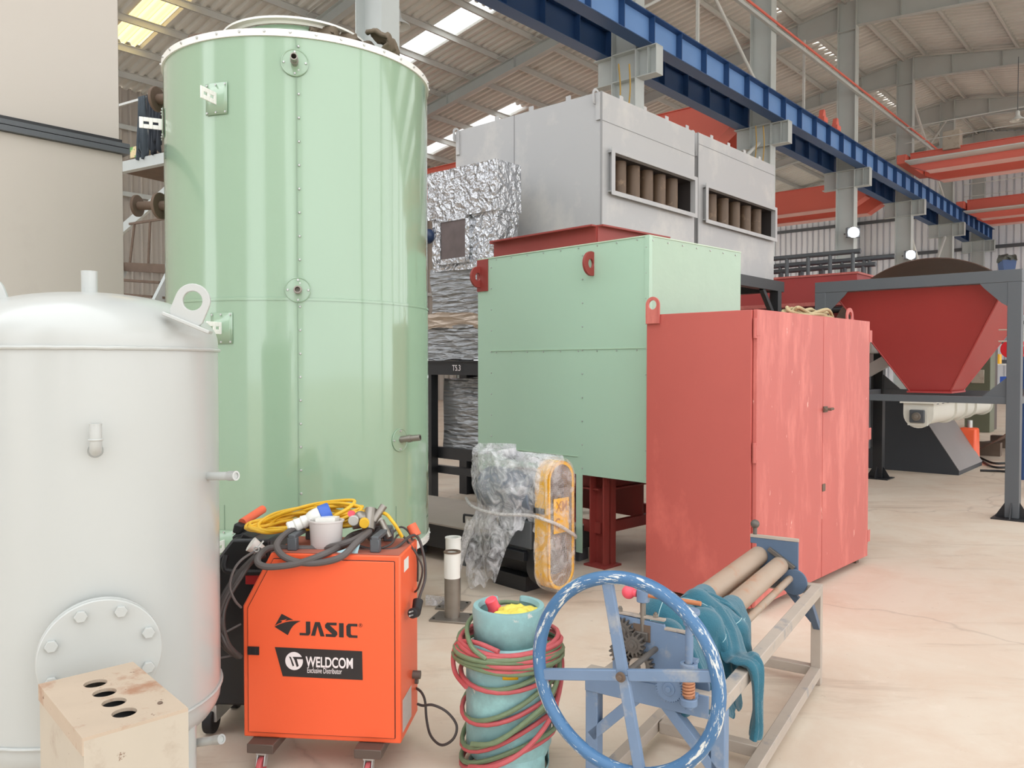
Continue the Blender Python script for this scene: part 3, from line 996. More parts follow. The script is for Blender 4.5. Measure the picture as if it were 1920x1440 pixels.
MB().pipe((0, 0, 1.72), (0, 0, 1.805), .024, .019).cyl((0, 0, 1.722), (0, 0, 1.75), .019).build('top_nozzle', M_white, wt)
# lifting eyes
for ph in (62, -100):
    a = wv + R(ph)
    n = Vector((math.cos(a), math.sin(a), 0)); 
    if ph == 62:
        c = fitin(wt, at(346, 602, 2.42)); xdir = Vector((1, .06, -.42))
    else:
        c = fitin(wt, at(-8, 590, 2.42)); xdir = Vector((1, .06, .36))
    x = xdir.normalized(); y = (Vector((0, 0, 1)) - x * x.z).normalized(); z = x.cross(y)
    MX = Matrix((x, y, z)).transposed().to_4x4(); MX.translation = c
    o = lug_mb(.104, .118, .029, .012, MX).build('lifting_eye', M_white, wt, bevel=.002)
    MY_ = MX.copy()
    MB().box((-.065, -.008, -.02), (.085, .004, .02), MY_).build('eye_pad', M_white, o, bevel=.003)
# elbow nozzle
a = math.atan2(*(lambda d: (d.y, d.x))(at(180, 845, 2.2) - WC))
ex = fitin(wt, at(180, 848, 2.21)); n = Vector((ex.x, ex.y, 0)).normalized()
k = n * (WR - .01) + Vector((0, 0, ex.z))
pts = [k, k + n * .02, k + n * .045 + Vector((0, 0, .008)), k + n * .055 + Vector((0, 0, .03)), k + n * .055 + Vector((0, 0, .075))]
MB().tube(smoothpath(pts, 6), .016, 18).pipe(pts[-1], pts[-1] + Vector((0, 0, .004)), .0165, .012).tube([pts[-2] + Vector((0.017 * math.cos(q), .017 * math.sin(q), .004)) for q in [i * PI / 8 for i in range(16)]], .003, 6, closed=True).lathe([(.026, 0), (.02, .012)], 24, mtx(k, n)).build('elbow_nozzle', M_white, wt)
# side pipes
for (px, py, px2, py2, Yv) in ((385, 893, 441, 892, 2.52), (366, 1393, 414, 1386, 2.5)):
    p = fitin(wt, at(px, py, Yv + .06)); q = fitin(wt, at(px2, py2, Yv))
    d = (q - p).normalized()
    o = MB().cyl(p - d * .03, q, .0135).build('side_pipe', M_white, wt)
    MB().pipe(q - d * .028, q + d * .004, .0155, .010).build('threaded_end', M_galv, o)
# manhole
nm = Vector((.5, -.866, 0))
cz = Vector((0, 0, .69))
MB().cyl(nm * .33 + cz, nm * .42 + cz, .125, n=48).build('manhole_neck', M_white, wt)
MX = mtx(nm * .415 + cz, nm, (nm.y, -nm.x, 0))
MB().add(*(lambda m: (m.v, m.f))(MB().cyl((0, 0, 0), (0, 0, .014), .158, n=72)), MX).build('manhole_flange', M_white, wt, bevel=.003)
cvr = MB().add(*(lambda m: (m.v, m.f))(MB().cyl((0, 0, .018), (0, 0, .036), .158, n=72)), MX).build('manhole_cover', M_white, wt, bevel=.003)
for k_ in range(8):
    an = R(22 + 45 * k_)
    c = MX @ Vector((.13 * math.cos(an), .13 * math.sin(an), .036)); e = MX @ Vector((.13 * math.cos(an), .13 * math.sin(an), .05))
    MB().cyl(c, e, .017, n=6).build('bolt', M_white, wt, bevel=.0015, smooth=0)
for ang in (-14, 106, 226):
    c = Vector((.345 * math.cos(R(ang)), .345 * math.sin(R(ang)), 0))
    MB().cyl(c + Vector((0, 0, .01)), c + Vector((0, 0, .41)), .03).box((c.x - .06, c.y - .06, 0), (c.x + .06, c.y + .06, .012)).build('leg', M_white, wt, bevel=.002)

# ------------------------------------------------------------------ cream box with four holes
F0 = Vector((-.920, 1.70, 0)); Lc = Vector((-1.19, 1.99, 0)); Rc = Vector((-.756, 1.85, 0))
ax = (Rc - F0); wx = ax.length; ang = math.atan2(ax.y, ax.x); wy = (Lc - F0).length
cb = thing('cream_steel_box', 'worn cream steel box with four round holes in its top, before the white tank', 'box', F0, ang)
MB().box((0, 0, 0), (wx, .004, .692)).box((0, wy - .004, 0), (wx, wy, .692)).box((0, .004, 0), (.004, wy - .004, .692)).box((wx - .004, .004, 0), (wx, wy - .004, .692)).build('box_body', M_cream, cb, smooth=0)
# lid with holes: strips of ring plates
m = MB()
cw = wy / 4.0
hx = wx * .47
x0h, x1h = hx - .0385, hx + .0385
y_s = [.075 + i * .0765 for i in range(4)]
m.box((0, 0, .692), (x0h, wy, .70)); m.box((x1h, 0, .692), (wx, wy, .70))
m.box((x0h, 0, .692), (x1h, y_s[0] - .0385, .70)); m.box((x0h, y_s[-1] + .0385, .692), (x1h, wy, .70))
for y in y_s:
    inner = circ(.027, 32, hx, y); outer = []
    for i in range(32):
        a_ = 2 * PI * i / 32; c, s_ = math.cos(a_), math.sin(a_); k_ = .0385 / max(abs(c), abs(s_)); k2 = min(.0385 / max(abs(c), 1e-9), .03825 / max(abs(s_), 1e-9))
        outer.append((hx + k2 * c, y + k2 * s_))
    m.ringplate(outer, inner, .70, None, .692)
m.build('lid', M_creamT, cb, smooth=0)
m = MB().box((-.003, .0, .66), (0, wy, .70))
m.build('lid_rim', M_creamT, cb, smooth=0)
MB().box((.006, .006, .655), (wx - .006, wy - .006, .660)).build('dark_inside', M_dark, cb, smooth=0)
MB().ball((wx * .82, .07, .702), .006, 8, 1, 1, .5).build('rust_blister', M_rust, cb)

# ------------------------------------------------------------------ green sheet-clad box on red legs
GA = math.atan2(.693, .721)
gb = thing('green_clad_box', 'large pale green sheet-clad box on dark red steel legs', 'machine casing', (.939, 5.5, 0), GA)
gL, gW, z0, z1 = 1.20, 1.77, .686, 2.39
MB().box((0, 0, z0), (gL, .004, z1 - .001)).build('side_panel', M_greenf, gb, smooth=0)
MB().box((0, .004, z0), (.004, gW, z1)).box((0, gW - .45, .62), (.004, gW, z0)).build('front_panel', M_green2, gb, smooth=0)
MB().box((.004, .004, z0), (gL, gW, z1 - .01)).build('core', M_green2, gb, smooth=0)
MB().box((-.006, -.006, z0), (.03, 0, z1)).box((-.006, 0, z0), (-.001, .03, z1)).build('corner_trim', M_green2, gb, smooth=0)
MB().box((-.005, -.005, z1 - .004), (gL, .03, z1 + .004)).box((-.005, .03, z1 - .004), (.03, gW, z1 + .004)).build('edge_flashing', paint('pale_edge', (190, 212, 188), .4, var=.02), gb, smooth=0)
m = MB()
seam = [((-.004, .62, z0), (-.004, .62, z1)), ((-.004, .02, 1.62), (-.004, gW - .16, 1.62)), ((-.004, gW - .16, .82), (-.004, gW - .16, 1.95)), ((-.004, .64, .82), (-.004, gW - .16, .82))]
for a_, b_ in seam: m.bar(a_, b_, .004, .004)
m.build('panel_seam', paint('panel_seam_line', (190, 214, 190), .4, var=0), gb, smooth=0)
m = MB()
for i in range(10):
    z = z0 + .05 + i * .175
    for y in (.6, .02, gW - .17): m.cyl((-.001, y, z), (-.008, y, z), .006, .004, n=6)
for i in range(9):
    y = .1 + i * .18
    for z in (1.605, z1 - .02): m.cyl((-.001, y, z), (-.008, y, z), .006, .004, n=6)
for i in range(7):
    m.cyl((.04 + i * .18, -.001, z1 - .03), (.04 + i * .18, -.008, z1 - .03), .007, .004, n=6)
o = m.build('screws', M_galv, gb); o['kind'] = 'stuff'
# red inner frame standing above the top
m = MB()
for (a_, b_) in (((.1, gW - .1), (.1, .55)), ((.1, .55), (.95, .55)), ((.95, .55), (.95, gW - .1)), ((.95, gW - .1), (.1, gW - .1))):
    A_ = Vector((a_[0], a_[1], 0)); B_ = Vector((b_[0], b_[1], 0))
    for zz in (z1 + .07,): m.bar(A_ + Vector((0, 0, zz)), B_ + Vector((0, 0, zz)), .02, .14)
    m.bar(A_ + Vector((0, 0, z1 + .145)), B_ + Vector((0, 0, z1 + .145)), .12, .012)
m.build('top_frame', M_redD, gb, smooth=0)
# red eyes poking through slots
for y in (.50, gW - .03):
    MX = Matrix(((-1, 0, 0, 0.02), (0, 0, 1, y), (0, 1, 0, 0), (0, 0, 0, 1)))
    # plate in the x-z plane, sticking out of the front panel
    lug_ = MB()
    outer = []; inner = []
    n = 28; rr = .085; cyy = 2.24
    for i in range(n):
        a_ = 2 * PI * i / n
        outer.append((max(-.02, .045 + rr * math.cos(a_)), cyy + rr * math.sin(a_) * 1.05)); inner.append((.055 + .028 * math.cos(a_), cyy + .034 * math.sin(a_)))
    lug_.ringplate(outer, inner, .01, MX, -.01)
    lug_.build('lifting_eye', M_redD, gb, bevel=.002)
MB().box((-.008, gW - .13, 2.12), (-.001, gW + .004, z1 - .005)).build('corner_plate', M_redD, gb, smooth=0)
# legs and bottom frame
def ibeam(m, p, q, w, h, up, t=.012):
    p = Vector(p); q = Vector(q); upv = Vector(up).normalized(); d = (q - p).normalized(); s_ = d.cross(upv)
    m.bar(p, q, t, h, up); m.bar(p + upv * (h / 2 - t / 2), q + upv * (h / 2 - t / 2), w, t, up); m.bar(p - upv * (h / 2 - t / 2), q - upv * (h / 2 - t / 2), w, t, up)
for (x, y) in ((.14, .52), (1.05, .52), (.14, gW - .1), (1.05, gW - .1)):
    m = MB(); ibeam(m, (x, y, 0), (x, y, z0 + .02), .14, .14, (0, 1, 0)); m.box((x - .1, y - .1, 0), (x + .1, y + .1, .015)); m.build('leg', M_redD, gb, smooth=0)
m = MB()
for a_, b_ in (((.14, .52), (1.05, .52)), ((1.05, .52), (1.05, gW - .1)), ((.14, gW - .1), (1.05, gW - .1)), ((.14, .52), (.14, gW - .1))):
    m.bar((a_[0], a_[1], .28), (b_[0], b_[1], .28), .05, .08)
    ibeam(m, (a_[0], a_[1], z0 - .06), (b_[0], b_[1], z0 - .06), .1, .12, (0, 0, 1))
m.build('base_frame', M_redD, gb, smooth=0)
MB().box((.6, .5, .3), (.62, 1.2, .66)).build('inner_plate', M_redD, gb, smooth=0)
MB().box((-.002, .60, .10), (.004, .66, z0)).build('hanging_strip', M_green2, gb, smooth=0)

# ------------------------------------------------------------------ red cabinet
CA = math.atan2(.726, .688)
rc = thing('red_steel_cabinet', 'faded red two-door steel cabinet with a lifting eye at its top corner', 'cabinet', (1.416, 4.74, 0), CA)
cL, cW, cZ = 1.85, .74, 1.83
MB().box((.005, .0, .045), (cL - .01, cW, cZ)).build('cabinet_body', M_cabS, rc, bevel=.004)
d1 = MB().box((.02, -.028, .05), (.985, -.002, cZ + .002)).build('door', M_cab, rc, bevel=.003)
d2 = MB().box((.992, -.028, .05), (cL, -.002, cZ + .002)).build('door', M_cab, rc, bevel=.003)
for d, x in ((d1, .012), (d2, cL - .004)):
    for z in (1.72, .98, .2):
        MB().cyl((x, -.018, z - .06), (x, -.018, z + .06), .011, n=14).box((x - .004, -.03, z - .045), (x + .05, -.027, z + .045)).build('hinge', M_cab, d, bevel=.001)
MB().cyl((1.02, -.028, 1.2), (1.02, -.075, 1.2), .008).cyl((.97, -.045, 1.2), (1.12, -.045, 1.2), .009).box((.99, -.036, 1.18), (1.05, -.028, 1.22)).build('latch', M_rust, d2, bevel=.001)
MB().box((.985, -.034, .64), (1.03, -.028, .69)).build('hasp', M_rust, d2, bevel=.001)
# lifting eyes
MX = Matrix(((0, 0, -1, -.006), (-1, 0, 0, cW - .055), (0, 1, 0, cZ - .06), (0, 0, 0, 1)))
lug_mb(.105, .175, .03, .012, MX).build('lifting_eye', M_cab, rc, bevel=.002)
MX = Matrix(((-1, 0, 0, cL - .17), (0, 0, 1, .06), (0, 1, 0, cZ - .02), (0, 0, 0, 1)))
lug_mb(.13, .12, .034, .012, MX).build('lifting_eye', M_cab, rc, bevel=.002)
for x in (.05, cL - .1):
    for y in (.02, cW - .07):
        MB().box((x, y, 0), (x + .05, y + .05, .05)).build('foot', M_rust, rc, smooth=0)
# rope on top
def ropeheap(cx, cy, z, rx, ry, n, seed, amp=.03):
    rr = random.Random(seed); pts = []
    for i in range(n):
        a_ = i * 2 * PI / 9 + rr.random() * .5
        k_ = .45 + .55 * rr.random()
        pts.append((cx + rx * k_ * math.cos(a_), cy + ry * k_ * math.sin(a_), z + rr.random() * amp))
    return pts
wp = Vector((1.416, 4.74, 0)) + Vector((.688, .726, 0)) * 1.12 + Vector((-.726, .688, 0)) * .14
o = MB().tube(smoothpath(ropeheap(0, 0, .014, .42, .07, 46, 4, .06), 7), .011, 8).build('rope', paint('tan_rope', (188, 172, 134), .85, var=.2, scale=60), None, loc=(wp.x, wp.y, cZ), rot=(0, 0, CA))
tag(o, 'tan rope heaped on top of the faded red cabinet', 'rope')

# ------------------------------------------------------------------ grey filter casings on the black stand
def casing(label, corner, ang, L, W, zb, ztop, first):
    g = thing('grey_filter_casing', label, 'machine casing', (corner[0], corner[1], zb), ang, 'grey filter casings on the black stand')
    h = ztop - zb
    # opening on the right-hand face (local y = 0 side)
    ox0, ox1, oz0, oz1 = .16, L - .08, .585, .965
    MB().box((0, .30, 0), (L, W, h)).build('body', M_greyp, g, smooth=0)
    m = MB().box((0, 0, 0), (L, .3, oz0)).box((0, 0, oz1), (L, .3, h)).box((0, 0, oz0), (ox0, .3, oz1)).box((ox1, 0, oz0), (L, .3, oz1))
    m.build('slotted_face', M_greyp, g, smooth=0)
    MB().box((ox0, .27, oz0), (ox1, .29, oz1)).box((ox0, .01, oz1 - .004), (ox1, .29, oz1 - .001)).box((ox1 - .12, .235, oz0), (ox1, .27, oz1)).box((ox0, .006, oz0 + .001), (ox1, .29, oz0 + .004)).box((ox0 + .001, .006, oz0), (ox0 + .004, .29, oz1)).box((ox1 - .004, .006, oz0), (ox1 - .001, .29, oz1)).build('dark_back', paint('shade_lining', (44, 38, 36), .8), g, smooth=0)  # dark liners put the shade inside the opening into colour
    m = MB()
    fr = .05
    m.box((ox0 - .05, -fr, oz1), (ox1 + .05, .0, oz1 + .012)).box((ox0 - .05, -fr, oz0 - .012), (ox1 + .05, 0, oz0)).box((ox0 - .012, -fr, oz0), (ox0, 0, oz1)).box((ox1, -fr, oz0), (ox1 + .012, 0, oz1))
    m.box((ox0 - .06, -fr - .006, oz1), (ox1 + .06, -fr, oz1 + .045)).box((ox0 - .06, -fr - .006, oz0 - .045), (ox1 + .06, -fr, oz0)).box((ox0 - .06, -fr - .006, oz0), (ox0, -fr, oz1)).box((ox1, -fr - .006, oz0), (ox1 + .06, -fr, oz1))
    m.build('opening_flange', M_greyp, g, smooth=0)
    n = 6
    for i in range(n):
        x = ox0 + .07 + i * (ox1 - ox0 - .3) / (n - 1)
        o = MB().cyl((x, .13, oz0), (x, .13, oz1), .078, n=28).build('filter_tube', M_tube, g)
        MB().cyl((x, .13, oz0), (x, .13, oz0 + .03), .092, .083, n=20).build('weld_foot', M_cream, o)
    m = MB().box((-.004, 1.155, 0), (.0, 1.165, h))
    m.box((-.006, -.004, 0), (0.01, .012, h)).box((0, -.004, oz1 + .3 if first else oz1 + .5), (L, 0, oz1 + (.304 if first else .504)))
    m.build('weld_seam', paint('weld_line', (140, 140, 140), .5, var=0), g, smooth=0)
    for (x, y) in ((.0, .05), (.0, W - .03)):
        MX = Matrix(((0, 0, 1, x - .02), (-1, 0, 0, y), (0, 1, 0, h - .14), (0, 0, 0, 1)))
        MX = Matrix(((-1, 0, 0, x + .0), (0, 0, 1, y + .02), (0, 1, 0, h - .12), (0, 0, 0, 1)))
        lug_mb(.11, .16, .03, .012, MX).build('lifting_eye', M_greyp, g, bevel=.002)
        MB().box((-.02, y - .04, h - .28), (-.0, y + .01, h - .01)).build('eye_pad', M_greyp, g, smooth=0)
    for i in range(4):
        MB().box((.35 + i * .45, .02, h), (.41 + i * .45, .03, h + .05)).build('top_tab', M_greyp, g, smooth=0)
    for i in range(3):
        MB().box((.01, .4 + i * .5, h), (.02, .46 + i * .5, h + .05)).build('top_tab', M_greyp, g, smooth=0)
    return g
GB = math.atan2(.746, .666)
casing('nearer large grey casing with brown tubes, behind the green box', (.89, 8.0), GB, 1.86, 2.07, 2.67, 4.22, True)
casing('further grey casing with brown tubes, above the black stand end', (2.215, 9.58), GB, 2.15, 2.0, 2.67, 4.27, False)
bs = thing('black_support_stand', 'tall black steel stand carrying the two grey casings', 'steel stand', (.89, 8.0, 0), GB)
m = MB()
for (a_, b_) in (((0, .05), (4.4, .05)), ((0, 1.95), (4.4, 1.95)), ((0.05, 0), (0.05, 2.0)), ((1.95, 0), (1.95, 2.0)), ((4.35, 0), (4.35, 2.0))):
    m.bar((a_[0], a_[1], 2.60), (b_[0], b_[1], 2.60), .12, .14)
m.build('top_beams', M_black, bs, smooth=0)
for x in (.05, 1.95, 4.25):
    for y in (.05, 1.95):
        MB().box((x - .06, y - .06, 0), (x + .06, y + .06, 2.53)).build('post', M_black, bs, smooth=0)
m = MB()
for x, y, dx in ((4.25, .05, -1), (1.95, .05, 1), (1.95, .05, -1), (.05, .05, 1)):
    m.bar((x, y, 2.1), (x + dx * .45, y, 2.54), .06, .06)
m.build('knee_brace', M_black, bs, smooth=0)

# ------------------------------------------------------------------ foil wrapped module and its low stand
def crumple(lo, hi, amp, seed, nx=10, dent=0):
    """box with a crumpled skin"""
    bm = bmesh.new(); bmesh.ops.create_cube(bm, size=1)
    bmesh.ops.subdivide_edges(bm, edges=bm.edges[:], cuts=nx, use_grid_fill=True)
    lo = Vector(lo); hi = Vector(hi); c = (lo + hi) / 2; s_ = hi - lo
    vs = []
    for v in bm.verts:
        p = Vector((v.co.x * s_.x, v.co.y * s_.y, v.co.z * s_.z)) + c
        q = p * 3.1 + Vector((seed, seed * 2, 0))
        p += Vector((mnoise.noise(q), mnoise.noise(q + Vector((7, 0, 0))), mnoise.noise(q + Vector((0, 9, 0))))) * amp
        vs.append(p)
    fs = [tuple(x.index for x in f.verts) for f in bm.faces]
    m = MB().add(vs, fs); bm.free(); return m
M_foil = None
def foil(name, c, rough, metal, scale, stretch=(1, 1, 1), strength=1.0):
    t = NT(name); b = t.n('ShaderNodeBsdfPrincipled')
    v = t.coord(stretch)
    vo = t.n('ShaderNodeTexVoronoi'); vo.inputs['Scale'].default_value = scale
    nz = t.n('ShaderNodeTexNoise'); nz.inputs['Scale'].default_value = scale * .5; nz.inputs['Detail'].default_value = 5
    t.l(v, nz.inputs['Vector'])
    ad = t.n('ShaderNodeVectorMath', operation='MULTIPLY_ADD'); ad.inputs[1].default_value = (.25, .25, .25)
    t.l(nz.outputs['Color'], ad.inputs[0]); t.l(v, ad.inputs[2]); t.l(ad.outputs[0], vo.inputs['Vector'])
    h = t.mix(.5, vo.outputs['Distance'], nz.outputs['Fac'])
    t.l(t.bump(h, strength, .06), b.inputs['Normal'])
    t.l(t.mix(nz.outputs['Fac'], sc(S(*c), .7), sc(S(*c), 1.15)), b.inputs['Base Color'])
    b.inputs['Roughness'].default_value = rough; b.inputs['Metallic'].default_value = metal
    t.l(b.outputs[0], t.out.inputs[0]); return t.m
M_foil = foil('crumpled_foil', (206, 208, 212), .22, .85, 14)
M_foil2 = foil('shrink_wrap_layers', (150, 152, 154), .25, .5, 9, (.5, .5, 3))
M_foil3 = foil('brown_tinted_wrap', (172, 156, 140), .25, .4, 6, (.5, .5, 3))
fm = thing('foil_wrapped_module', 'tall stacked duct unit wrapped in crumpled silver foil and film, left of the grey casing', 'wrapped equipment', (-.16, 8.0, 0), UA)
W = lambda z: 1.5 + (z - 1.5) * 1.088
# local x right-away, local y left-away
crumple((0, 0, W(2.93)), (.38, 1.0, W(3.39)), .011, 1, 12).build('top_duct', M_foil, fm)
crumple((.03, .02, W(2.42)), (.36, .95, W(2.93)), .015, 2, 12).build('middle_section', M_foil, fm)
MB().box((.01, .42, W(2.52)), (.05, .80, W(2.9))).build('dark_window', paint('dusky_window', (96, 84, 82), .25, var=.2, scale=6), fm, bevel=.004)
m = MB()
for (a_, b_) in (((.0, .80, W(2.50)), (0, .86, W(2.93))), ((.0, .37, W(2.50)), (0, .43, W(2.93))), ((.0, .37, W(2.48)), (0, .86, W(2.53))), ((.0, .37, W(2.89)), (0, .86, W(2.94)))):
    m.box(a_, (a_[0] + .04, b_[1], b_[2]))
m.build('window_frame', M_foil, fm, smooth=0)
crumple((.04, .05, W(1.98)), (.36, .98, W(2.44)), .05, 3, 12).build('wrapped_neck', M_foil2, fm)
crumple((.0, .0, W(1.86)), (.38, 1.05, W(2.0)), .05, 5, 12).build('brown_wrap_band', M_foil3, fm)
crumple((0, .02, 1.56), (.38, 1.1, W(1.88)), .03, 6, 12).build('lower_section', M_foil2, fm)
crumple((.1, .04, .62), (.5, .86, 1.36), .03, 8, 12).build('hanging_section', M_foil2, fm)
MB().ball(Vector((0.02, 1.0, W(2.78))), .08, 12).build('blue_cap', paint('navy_cap', (34, 52, 84), .4), fm)
ls = thing('low_black_stand', 'black steel stand chalk-marked T5.3 under the silver-wrapped unit', 'steel stand', (-.12, 8.03, 0), UA)
m = MB()
m.box((-.1, -.35, 1.40), (-.0, 1.45, 1.54)).box((-.12, -.35, 1.535), (.03, 1.45, 1.55)).box((.75, -.35, 1.40), (.85, 1.45, 1.54)).box((0, -.35, 1.40), (.8, -.27, 1.54)).box((0, 1.35, 1.40), (.8, 1.45, 1.54))
m.box((0, .2, 1.5), (.8, .9, 1.52)).build('top_frame', M_black, ls, smooth=0)
for x, y in ((-.05, 1.0), (.8, 1.0), (-.05, -.3), (.8, -.3)):
    MB().box((x - .05, y - .1, 0), (x + .05, y + .1, 1.40)).build('post', M_black, ls, smooth=0)
m = MB(); m.box((.0, -.3, .50), (.06, 1.3, .62)).box((.0, -.3, .34), (.06, 1.3, .42)).build('cross_beam', M_black, ls, smooth=0)
pw = fitin(ls, at(862, 688, 8.3))
text_obj('chalk_mark', 'T5.3', .085, M_inkw, ls, facing((-.122, pw.y, 1.47), (0, -1, 0)), xs=.8)

# ================================================================== ORANGE WELDING CART
JA = math.atan2(-.06, .593)
jc = thing('welder_cabinet', 'bright orange wheeled welder cabinet with black lettering', 'welding machine', (-.998, 2.94, 0), JA)
JW, JD, JB, JT = .596, .285, .12, .81
prof = [(0, JB), (JW, JB), (JW, JT), (.11, JT), (0, .609)]
FX = Matrix(((1, 0, 0, 0), (0, 0, 1, 0), (0, 1, 0, 0), (0, 0, 0, 1)))     # (x, z) outline extruded into depth
MB().prism(prof, JD, FX, 0.004).build('cabinet_body', M_orange, jc, bevel=.006)
ip = [(.022, JB + .022), (JW - .022, JB + .022), (JW - .022, JT - .022), (.122, JT - .022), (.022, .603)]
MB().prism(ip, .004, FX, -.004).build('front_panel', M_orange, jc, bevel=.002)
m = MB()
for a_, b_ in zip(ip, ip[1:] + ip[:1]): m.bar((a_[0], .0025, a_[1]), (b_[0], .0025, b_[1]), .004, .005, (0, 1, 0))
m.build('panel_gap', M_ink, jc, smooth=0)
MB().box((.115, .006, JT), (JW - .005, JD - .004, JT + .002)).build('dusty_top', M_dust, jc, smooth=0)
def JX(X, Y):
    px = 500 + X / 9.6; py = 1140 + Y / 9.6
    s_ = (px - 452) / 298
    bot = 1389 + .0503 * (px - 452); top = 1038 + .02 * (px - 452)
    return (JW * s_, JB + (JT - JB) * (bot - py) / (bot - top))
def flatpoly(name, polys, mat, parent, dep=-.0045, holes=None):
    m = MB()
    for pl in polys: m.prism([JX(*q) for q in pl], dep - .0008, FX, dep)
    return m.build(name, mat, parent, smooth=0)
sw = [(150, 362), (190, 332), (240, 306), (300, 285), (360, 268), (430, 258), (520, 258), (615, 262)]
lw = [(615, 262), (540, 300), (480, 350), (430, 420), (383, 520), (140, 366)]
# emblem: lower swoosh body and upper wing
flatpoly('emblem', [[(140, 366), (190, 340), (240, 318), (300, 297), (360, 280), (430, 268), (520, 262), (615, 262), (540, 300), (480, 350), (430, 420), (383, 520)],
                    [(272, 132), (480, 242), (420, 246), (350, 256), (330, 262), (376, 222), (318, 240), (240, 258), (280, 268), (262, 292), (215, 308), (160, 340), (143, 352)]], M_ink, jc)
L_J = [(712, 272), (792, 272), (792, 480), (770, 522), (745, 526), (598, 520), (598, 478), (712, 482)]
L_A1 = [(878, 280), (965, 282), (1050, 542), (975, 540), (922, 350), (880, 530), (805, 528)]
L_S = [(1268, 292), (1268, 340), (1145, 338), (1275, 460), (1280, 510), (1240, 555), (1070, 545), (1070, 498), (1190, 503), (1060, 380), (1058, 330), (1095, 290)]
L_I = [(1312, 298), (1394, 300), (1394, 560), (1312, 556)]
L_C = [(1640, 312), (1640, 360), (1530, 356), (1520, 372), (1522, 500), (1540, 520), (1642, 524), (1642, 568), (1490, 562), (1445, 520), (1442, 350), (1480, 308)]
flatpoly('brand_lettering', [L_J, L_A1, L_S, L_I, L_C], M_ink, jc)
rm = MB()
rc_ = JX(1698, 338)
rm.pipe((rc_[0], -.0045, rc_[1]), (rc_[0], -.0053, rc_[1]), .0068, .0058, 24)
rg = rm.build('registered_mark', M_ink, jc)
text_obj('registered_letter', 'R', .009, M_ink, rg, facing((rc_[0], -.0050, rc_[1]), (1, 0, 0)))
st_ = flatpoly('distributor_sticker', [[(143, 738), (1725, 812), (1732, 1338), (285, 1268)]], M_ink, jc)
cc = JX(495, 990); r_ = (JX(655, 990)[0] - cc[0])
circ_pts = []
for i in range(64):
    a_ = 2 * PI * i / 64
    circ_pts.append((cc[0] + r_ * math.cos(a_), cc[1] + r_ * math.sin(a_)))
MB().prism(circ_pts, -.0062, FX, -.0053).build('round_emblem', M_inkw, st_, smooth=0)
m = MB()
for pl in ([(405, 905), (440, 918), (497, 1070), (472, 1088), (430, 960)], [(470, 912), (660, 918), (660, 955), (545, 952), (580, 1080), (545, 1098), (500, 960)]):
    m.prism([JX(*q) for q in pl], -.0070, FX, -.0062)
m.build('emblem_strokes', M_ink, st_, smooth=0)
p = JX(1130, 1020); w = JX(1558, 1020)[0] - JX(705, 1020)[0]
def fit_text(name, body, x0, y0, x1, y1, mat, parent, bold, dep):
    """lettering scaled to fill the box between two picture points of the sticker"""
    a_ = JX(x0, y1); b_ = JX(x1, y0)
    me = text_mesh(body, 1.0, bold)
    xs = [v.co.x for v in me.vertices]; ys = [v.co.y for v in me.vertices]
    w0, h0 = max(xs) - min(xs), max(ys) - min(ys); cx, cy = (max(xs) + min(xs)) / 2, (max(ys) + min(ys)) / 2
    W_, H_ = b_[0] - a_[0], b_[1] - a_[1]
    c = ((a_[0] + b_[0]) / 2, (a_[1] + b_[1]) / 2)
    for v in me.vertices:
        v.co = Vector((c[0] + (v.co.x - cx) / w0 * W_, dep + (0 if v.co.z < 0 else -.0006), c[1] + (v.co.y - cy) / h0 * H_))
    me.materials.clear(); me.materials.append(mat)
    o = bpy.data.objects.new(name, me); COL.objects.link(o); o.parent = parent
    return o
fit_text('sticker_lettering', 'WELDCOM', 705, 935, 1558, 1098, M_inkw, st_, .022, -.0056)
fit_text('sticker_lettering', 'Exclusive Distributor', 735, 1130, 1360, 1205, M_inkw, st_, .0, -.0056)
# latch, handles, labels, feet
lx = JX(-300, 760)
MB().box((.022, -.009, .432), (.066, -.003, .462)).box((.038, -.0095, .438), (.054, -.0085, .456)).build('push_latch', M_black, jc, bevel=.001)
for x in (.16, .475):
    m = MB()
    m.box((x, .03, JT + .002), (x + .036, .06, JT + .05)).box((x, .22, JT + .002), (x + .036, .25, JT + .05)).box((x + .004, .03, JT + .045), (x + .032, .25, JT + .062))
    m.build('carry_handle', M_char, jc, bevel=.004)
sk = MB().box((JW + .0002, .06, JT - .075), (JW + .001, .13, JT - .03)).build('warning_label', M_whiteP, jc, smooth=0)
sk = MB().box((JW + .0002, .03, .15), (JW + .001, .17, .27)).build('rating_plate', paint('label_grey', (196, 190, 186), .4, var=.1, scale=60), jc, smooth=0)
MB().cyl((JW, .2, .30), (JW + .03, .2, .30), .016).cyl((JW, .24, .26), (JW + .012, .24, .26), .012).build('gas_socket', M_gear, jc)
for x in (.035, JW - .16):
    ft = MB().box((x, -.05, .085), (x + .1, JD + .05, .119)).build('foot_rail', paint('foot_rail_brown', (92, 78, 70), .5), jc, bevel=.003)
    for y in (-.02, JD + .02):
        cs = MB().box((x + .03, y - .02, .075), (x + .07, y + .02, .085)).bar((x + .036, y, .08), (x + .036, y - .02, .035), .03, .004, (1, 0, 0)).bar((x + .064, y, .08), (x + .064, y - .02, .035), .03, .004, (1, 0, 0)).build('caster', M_galv, ft, bevel=.001)
        MB().cyl((x + .041, y - .018, .034), (x + .059, y - .018, .034), .034, n=28).build('wheel', M_hoseR, ft, bevel=.004)
MB().cyl((JW + .004, JD - .03, JT + .02), (JW - .02, JD - .02, JT + .06), .02).build('side_grip', paint('grip_orange', (226, 104, 70), .6), jc)

